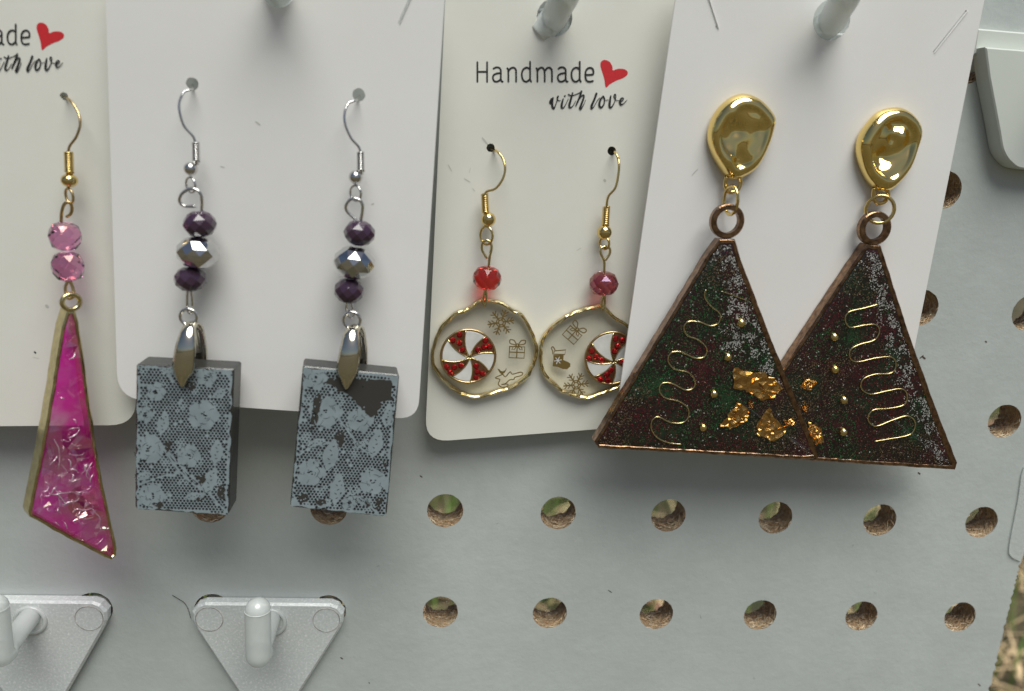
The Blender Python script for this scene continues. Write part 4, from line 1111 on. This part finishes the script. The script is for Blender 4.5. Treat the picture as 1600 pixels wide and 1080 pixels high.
tree_earring([(1163, 148), (1187, 158), (1205.7, 180), (1206.5, 196), (1196.6, 229), (1178.5, 262), (1155, 278), (1136, 278), (1119, 257), (1106, 224), (1107, 198), (1119, 172), (1139.6, 153.7)],
    [(1134, 276), (1132, 290), (1139, 300), (1151, 297), (1156, 286), (1155, 277)],
    (1141, 313, 4.5, 21, 2.7, 'gold', 3.2, 4, 1.9),
    (1137, 346, 26), [(1124, 374), (1148, 374), (1157, 405), (1209, 540), (1277, 704), (1278, 716), (1262, 718), (936, 701), (929, 691), (1109, 394)], [8, 7, 9, 10, 6, 8, 7, 5, 6, 6], 5.0,
    Z6([(505, 312), (500, 345), (530, 385), (565, 415), (560, 455), (525, 468), (480, 452), (430, 450), (410, 475), (425, 510), (475, 530), (508, 565), (500, 600), (460, 608), (400, 582), (355, 585), (342, 620), (370, 655), (430, 670), (458, 705), (450, 738), (415, 745), (360, 718), (315, 718), (305, 750), (330, 780), (390, 795), (428, 825), (428, 865), (400, 888), (350, 885), (300, 862), (272, 880), (272, 920), (300, 955), (350, 975), (400, 980)]),
    [(a, b, r_) for (a, b), r_ in zip(Z6([(657, 455), (600, 603), (540, 762), (493, 907)]), (7.5, 7, 7, 7))],
    [Z6(x) for x in ([(625, 650), (690, 665), (800, 690), (835, 735), (800, 775), (740, 790), (700, 760), (660, 745), (622, 735)], [(640, 795), (690, 830), (685, 870), (640, 905), (565, 905), (600, 850)], [(780, 815), (795, 860), (845, 900), (845, 935), (790, 968), (725, 935), (725, 880)], [(690, 785), (710, 795), (702, 830), (686, 812)], [(840, 880), (885, 865), (882, 892), (850, 902)])],
    21, 'dark glitter tree earring with large gold leaf scraps, overlapping the other tree', [Z6([(570, 318), (620, 335), (690, 362)])],
    Z6([(600, 150), (650, 250), (640, 400), (700, 500), (620, 530), (760, 560), (790, 690)]))
tree_earring([(1399, 169), (1417, 175), (1430, 189), (1435, 205.5), (1430, 229), (1414, 268), (1388.5, 296), (1367.7, 297), (1349.6, 278), (1337, 244), (1339, 216), (1355, 190), (1373, 174)],
    [(1364, 294), (1363, 308), (1369, 317), (1380, 316), (1386, 306), (1385, 294)],
    (1373.7, 327, 18.5, 20, 2.8, 'gold', 2.2, 0, .8),
    (1367.7, 357, 25), [(1354, 381), (1376, 384), (1420, 520), (1460, 630), (1497, 724), (1494, 735), (1480, 734), (1148, 712), (1140, 703), (1327, 420)], [7, 8, 10, 11, 7, 8, 7, 6, 6, 6], 2.9,
    Z7([(405, 390), (350, 405), (290, 420), (275, 450), (295, 480), (350, 472), (395, 470), (410, 495), (390, 530), (330, 548), (295, 570), (298, 605), (330, 615), (400, 600), (460, 598), (475, 630), (455, 660), (390, 665), (345, 685), (340, 720), (375, 742), (440, 730), (500, 722), (520, 750), (505, 785), (450, 798), (385, 805), (365, 840), (395, 868), (460, 845), (520, 828), (550, 850), (545, 885), (520, 905), (450, 918), (390, 928)]),
    [(a, b, 7) for (a, b) in Z7([(232, 518), (235, 645), (270, 765), (268, 890)])],
    [Z7(x) for x in ([(115, 682), (160, 688), (140, 732), (98, 715)], [(130, 850), (178, 868), (190, 930), (155, 938), (125, 890)], [(98, 800), (130, 780), (125, 812)])],
    33, 'dark glitter tree earring at far right, silver flecked, lower left behind the other tree', [],
    Z7([(370, 190), (420, 300), (440, 430), (490, 570), (540, 700), (590, 800), (640, 980)]))

# ------------------------------------------------------------------ small marks of use
def mark(parent, pl, pts, w, m_, off=.03):
    mb = MB(); p = smooth_path([pl.px(u, v) for u, v in pts], 4); n = len(p)
    ribbon(mb, pl, p, [w*(.25+.75*math.sin(math.pi*(i+.5)/n)) for i in range(n)], off, cap=False); mb.build('scuff', m_, parent, recalc=False)
for pts, w in (([(700, 257), (706, 268)], .16), ([(725, 279), (735, 285)], .2), ([(735, 262), (733, 270)], .1), ([(738, 294), (742, 299)], .12), ([(943, 280), (946, 284)], .5), ([(753, 215), (762, 226)], .35), ([(900, 392), (908, 387)], .12)): mark(c3, K3, pts, w, 'faint')
for pts, w in (([(54, 549), (57, 552)], .35), ([(52, 558), (62, 560)], .1), ([(72, 476), (77, 481)], .6)): mark(c1, K1, pts, w, 'faint' if w != .35 else 'ink')
for pts, w in (([(1080, 275), (1084, 270), (1090, 264)], .22),): mark(c4, K4, pts, w, 'faint')
for pts, w in (([(400, 190), (408, 196)], .3), ([(580, 320), (585, 318)], .25), ([(345, 260), (352, 262)], .2)): mark(c2, K2, pts, w, 'faint')
rm = random.Random(5)
for pts, w in (([(1441, 557), (1446, 561)], .4), ([(1437, 560), (1443, 555)], .3), ([(532, 1027), (536, 1030)], .3), ([(656, 743), (660, 746)], .25), ([(1434, 738), (1438, 741)], .35), ([(1528, 1068), (1532, 1072)], .25), ([(1539, 533), (1542, 535)], .3), ([(950, 922), (956, 926)], .2), ([(576, 1066), (578, 1068)], .2)): mark(root_board, bp, pts, w, 'dirt', .05)
for k in range(16):
    u, v = rm.uniform(560, 1550), rm.uniform(720, 1075); a = rm.uniform(0, 6.28); L = rm.uniform(1, 7)
    mark(root_board, bp, [(u, v), (u+L*math.cos(a), v+L*math.sin(a))], rm.uniform(.05, .16), rm.choice(['faint_board', 'faint_board', 'pale_scuff']), .04+.001*k)
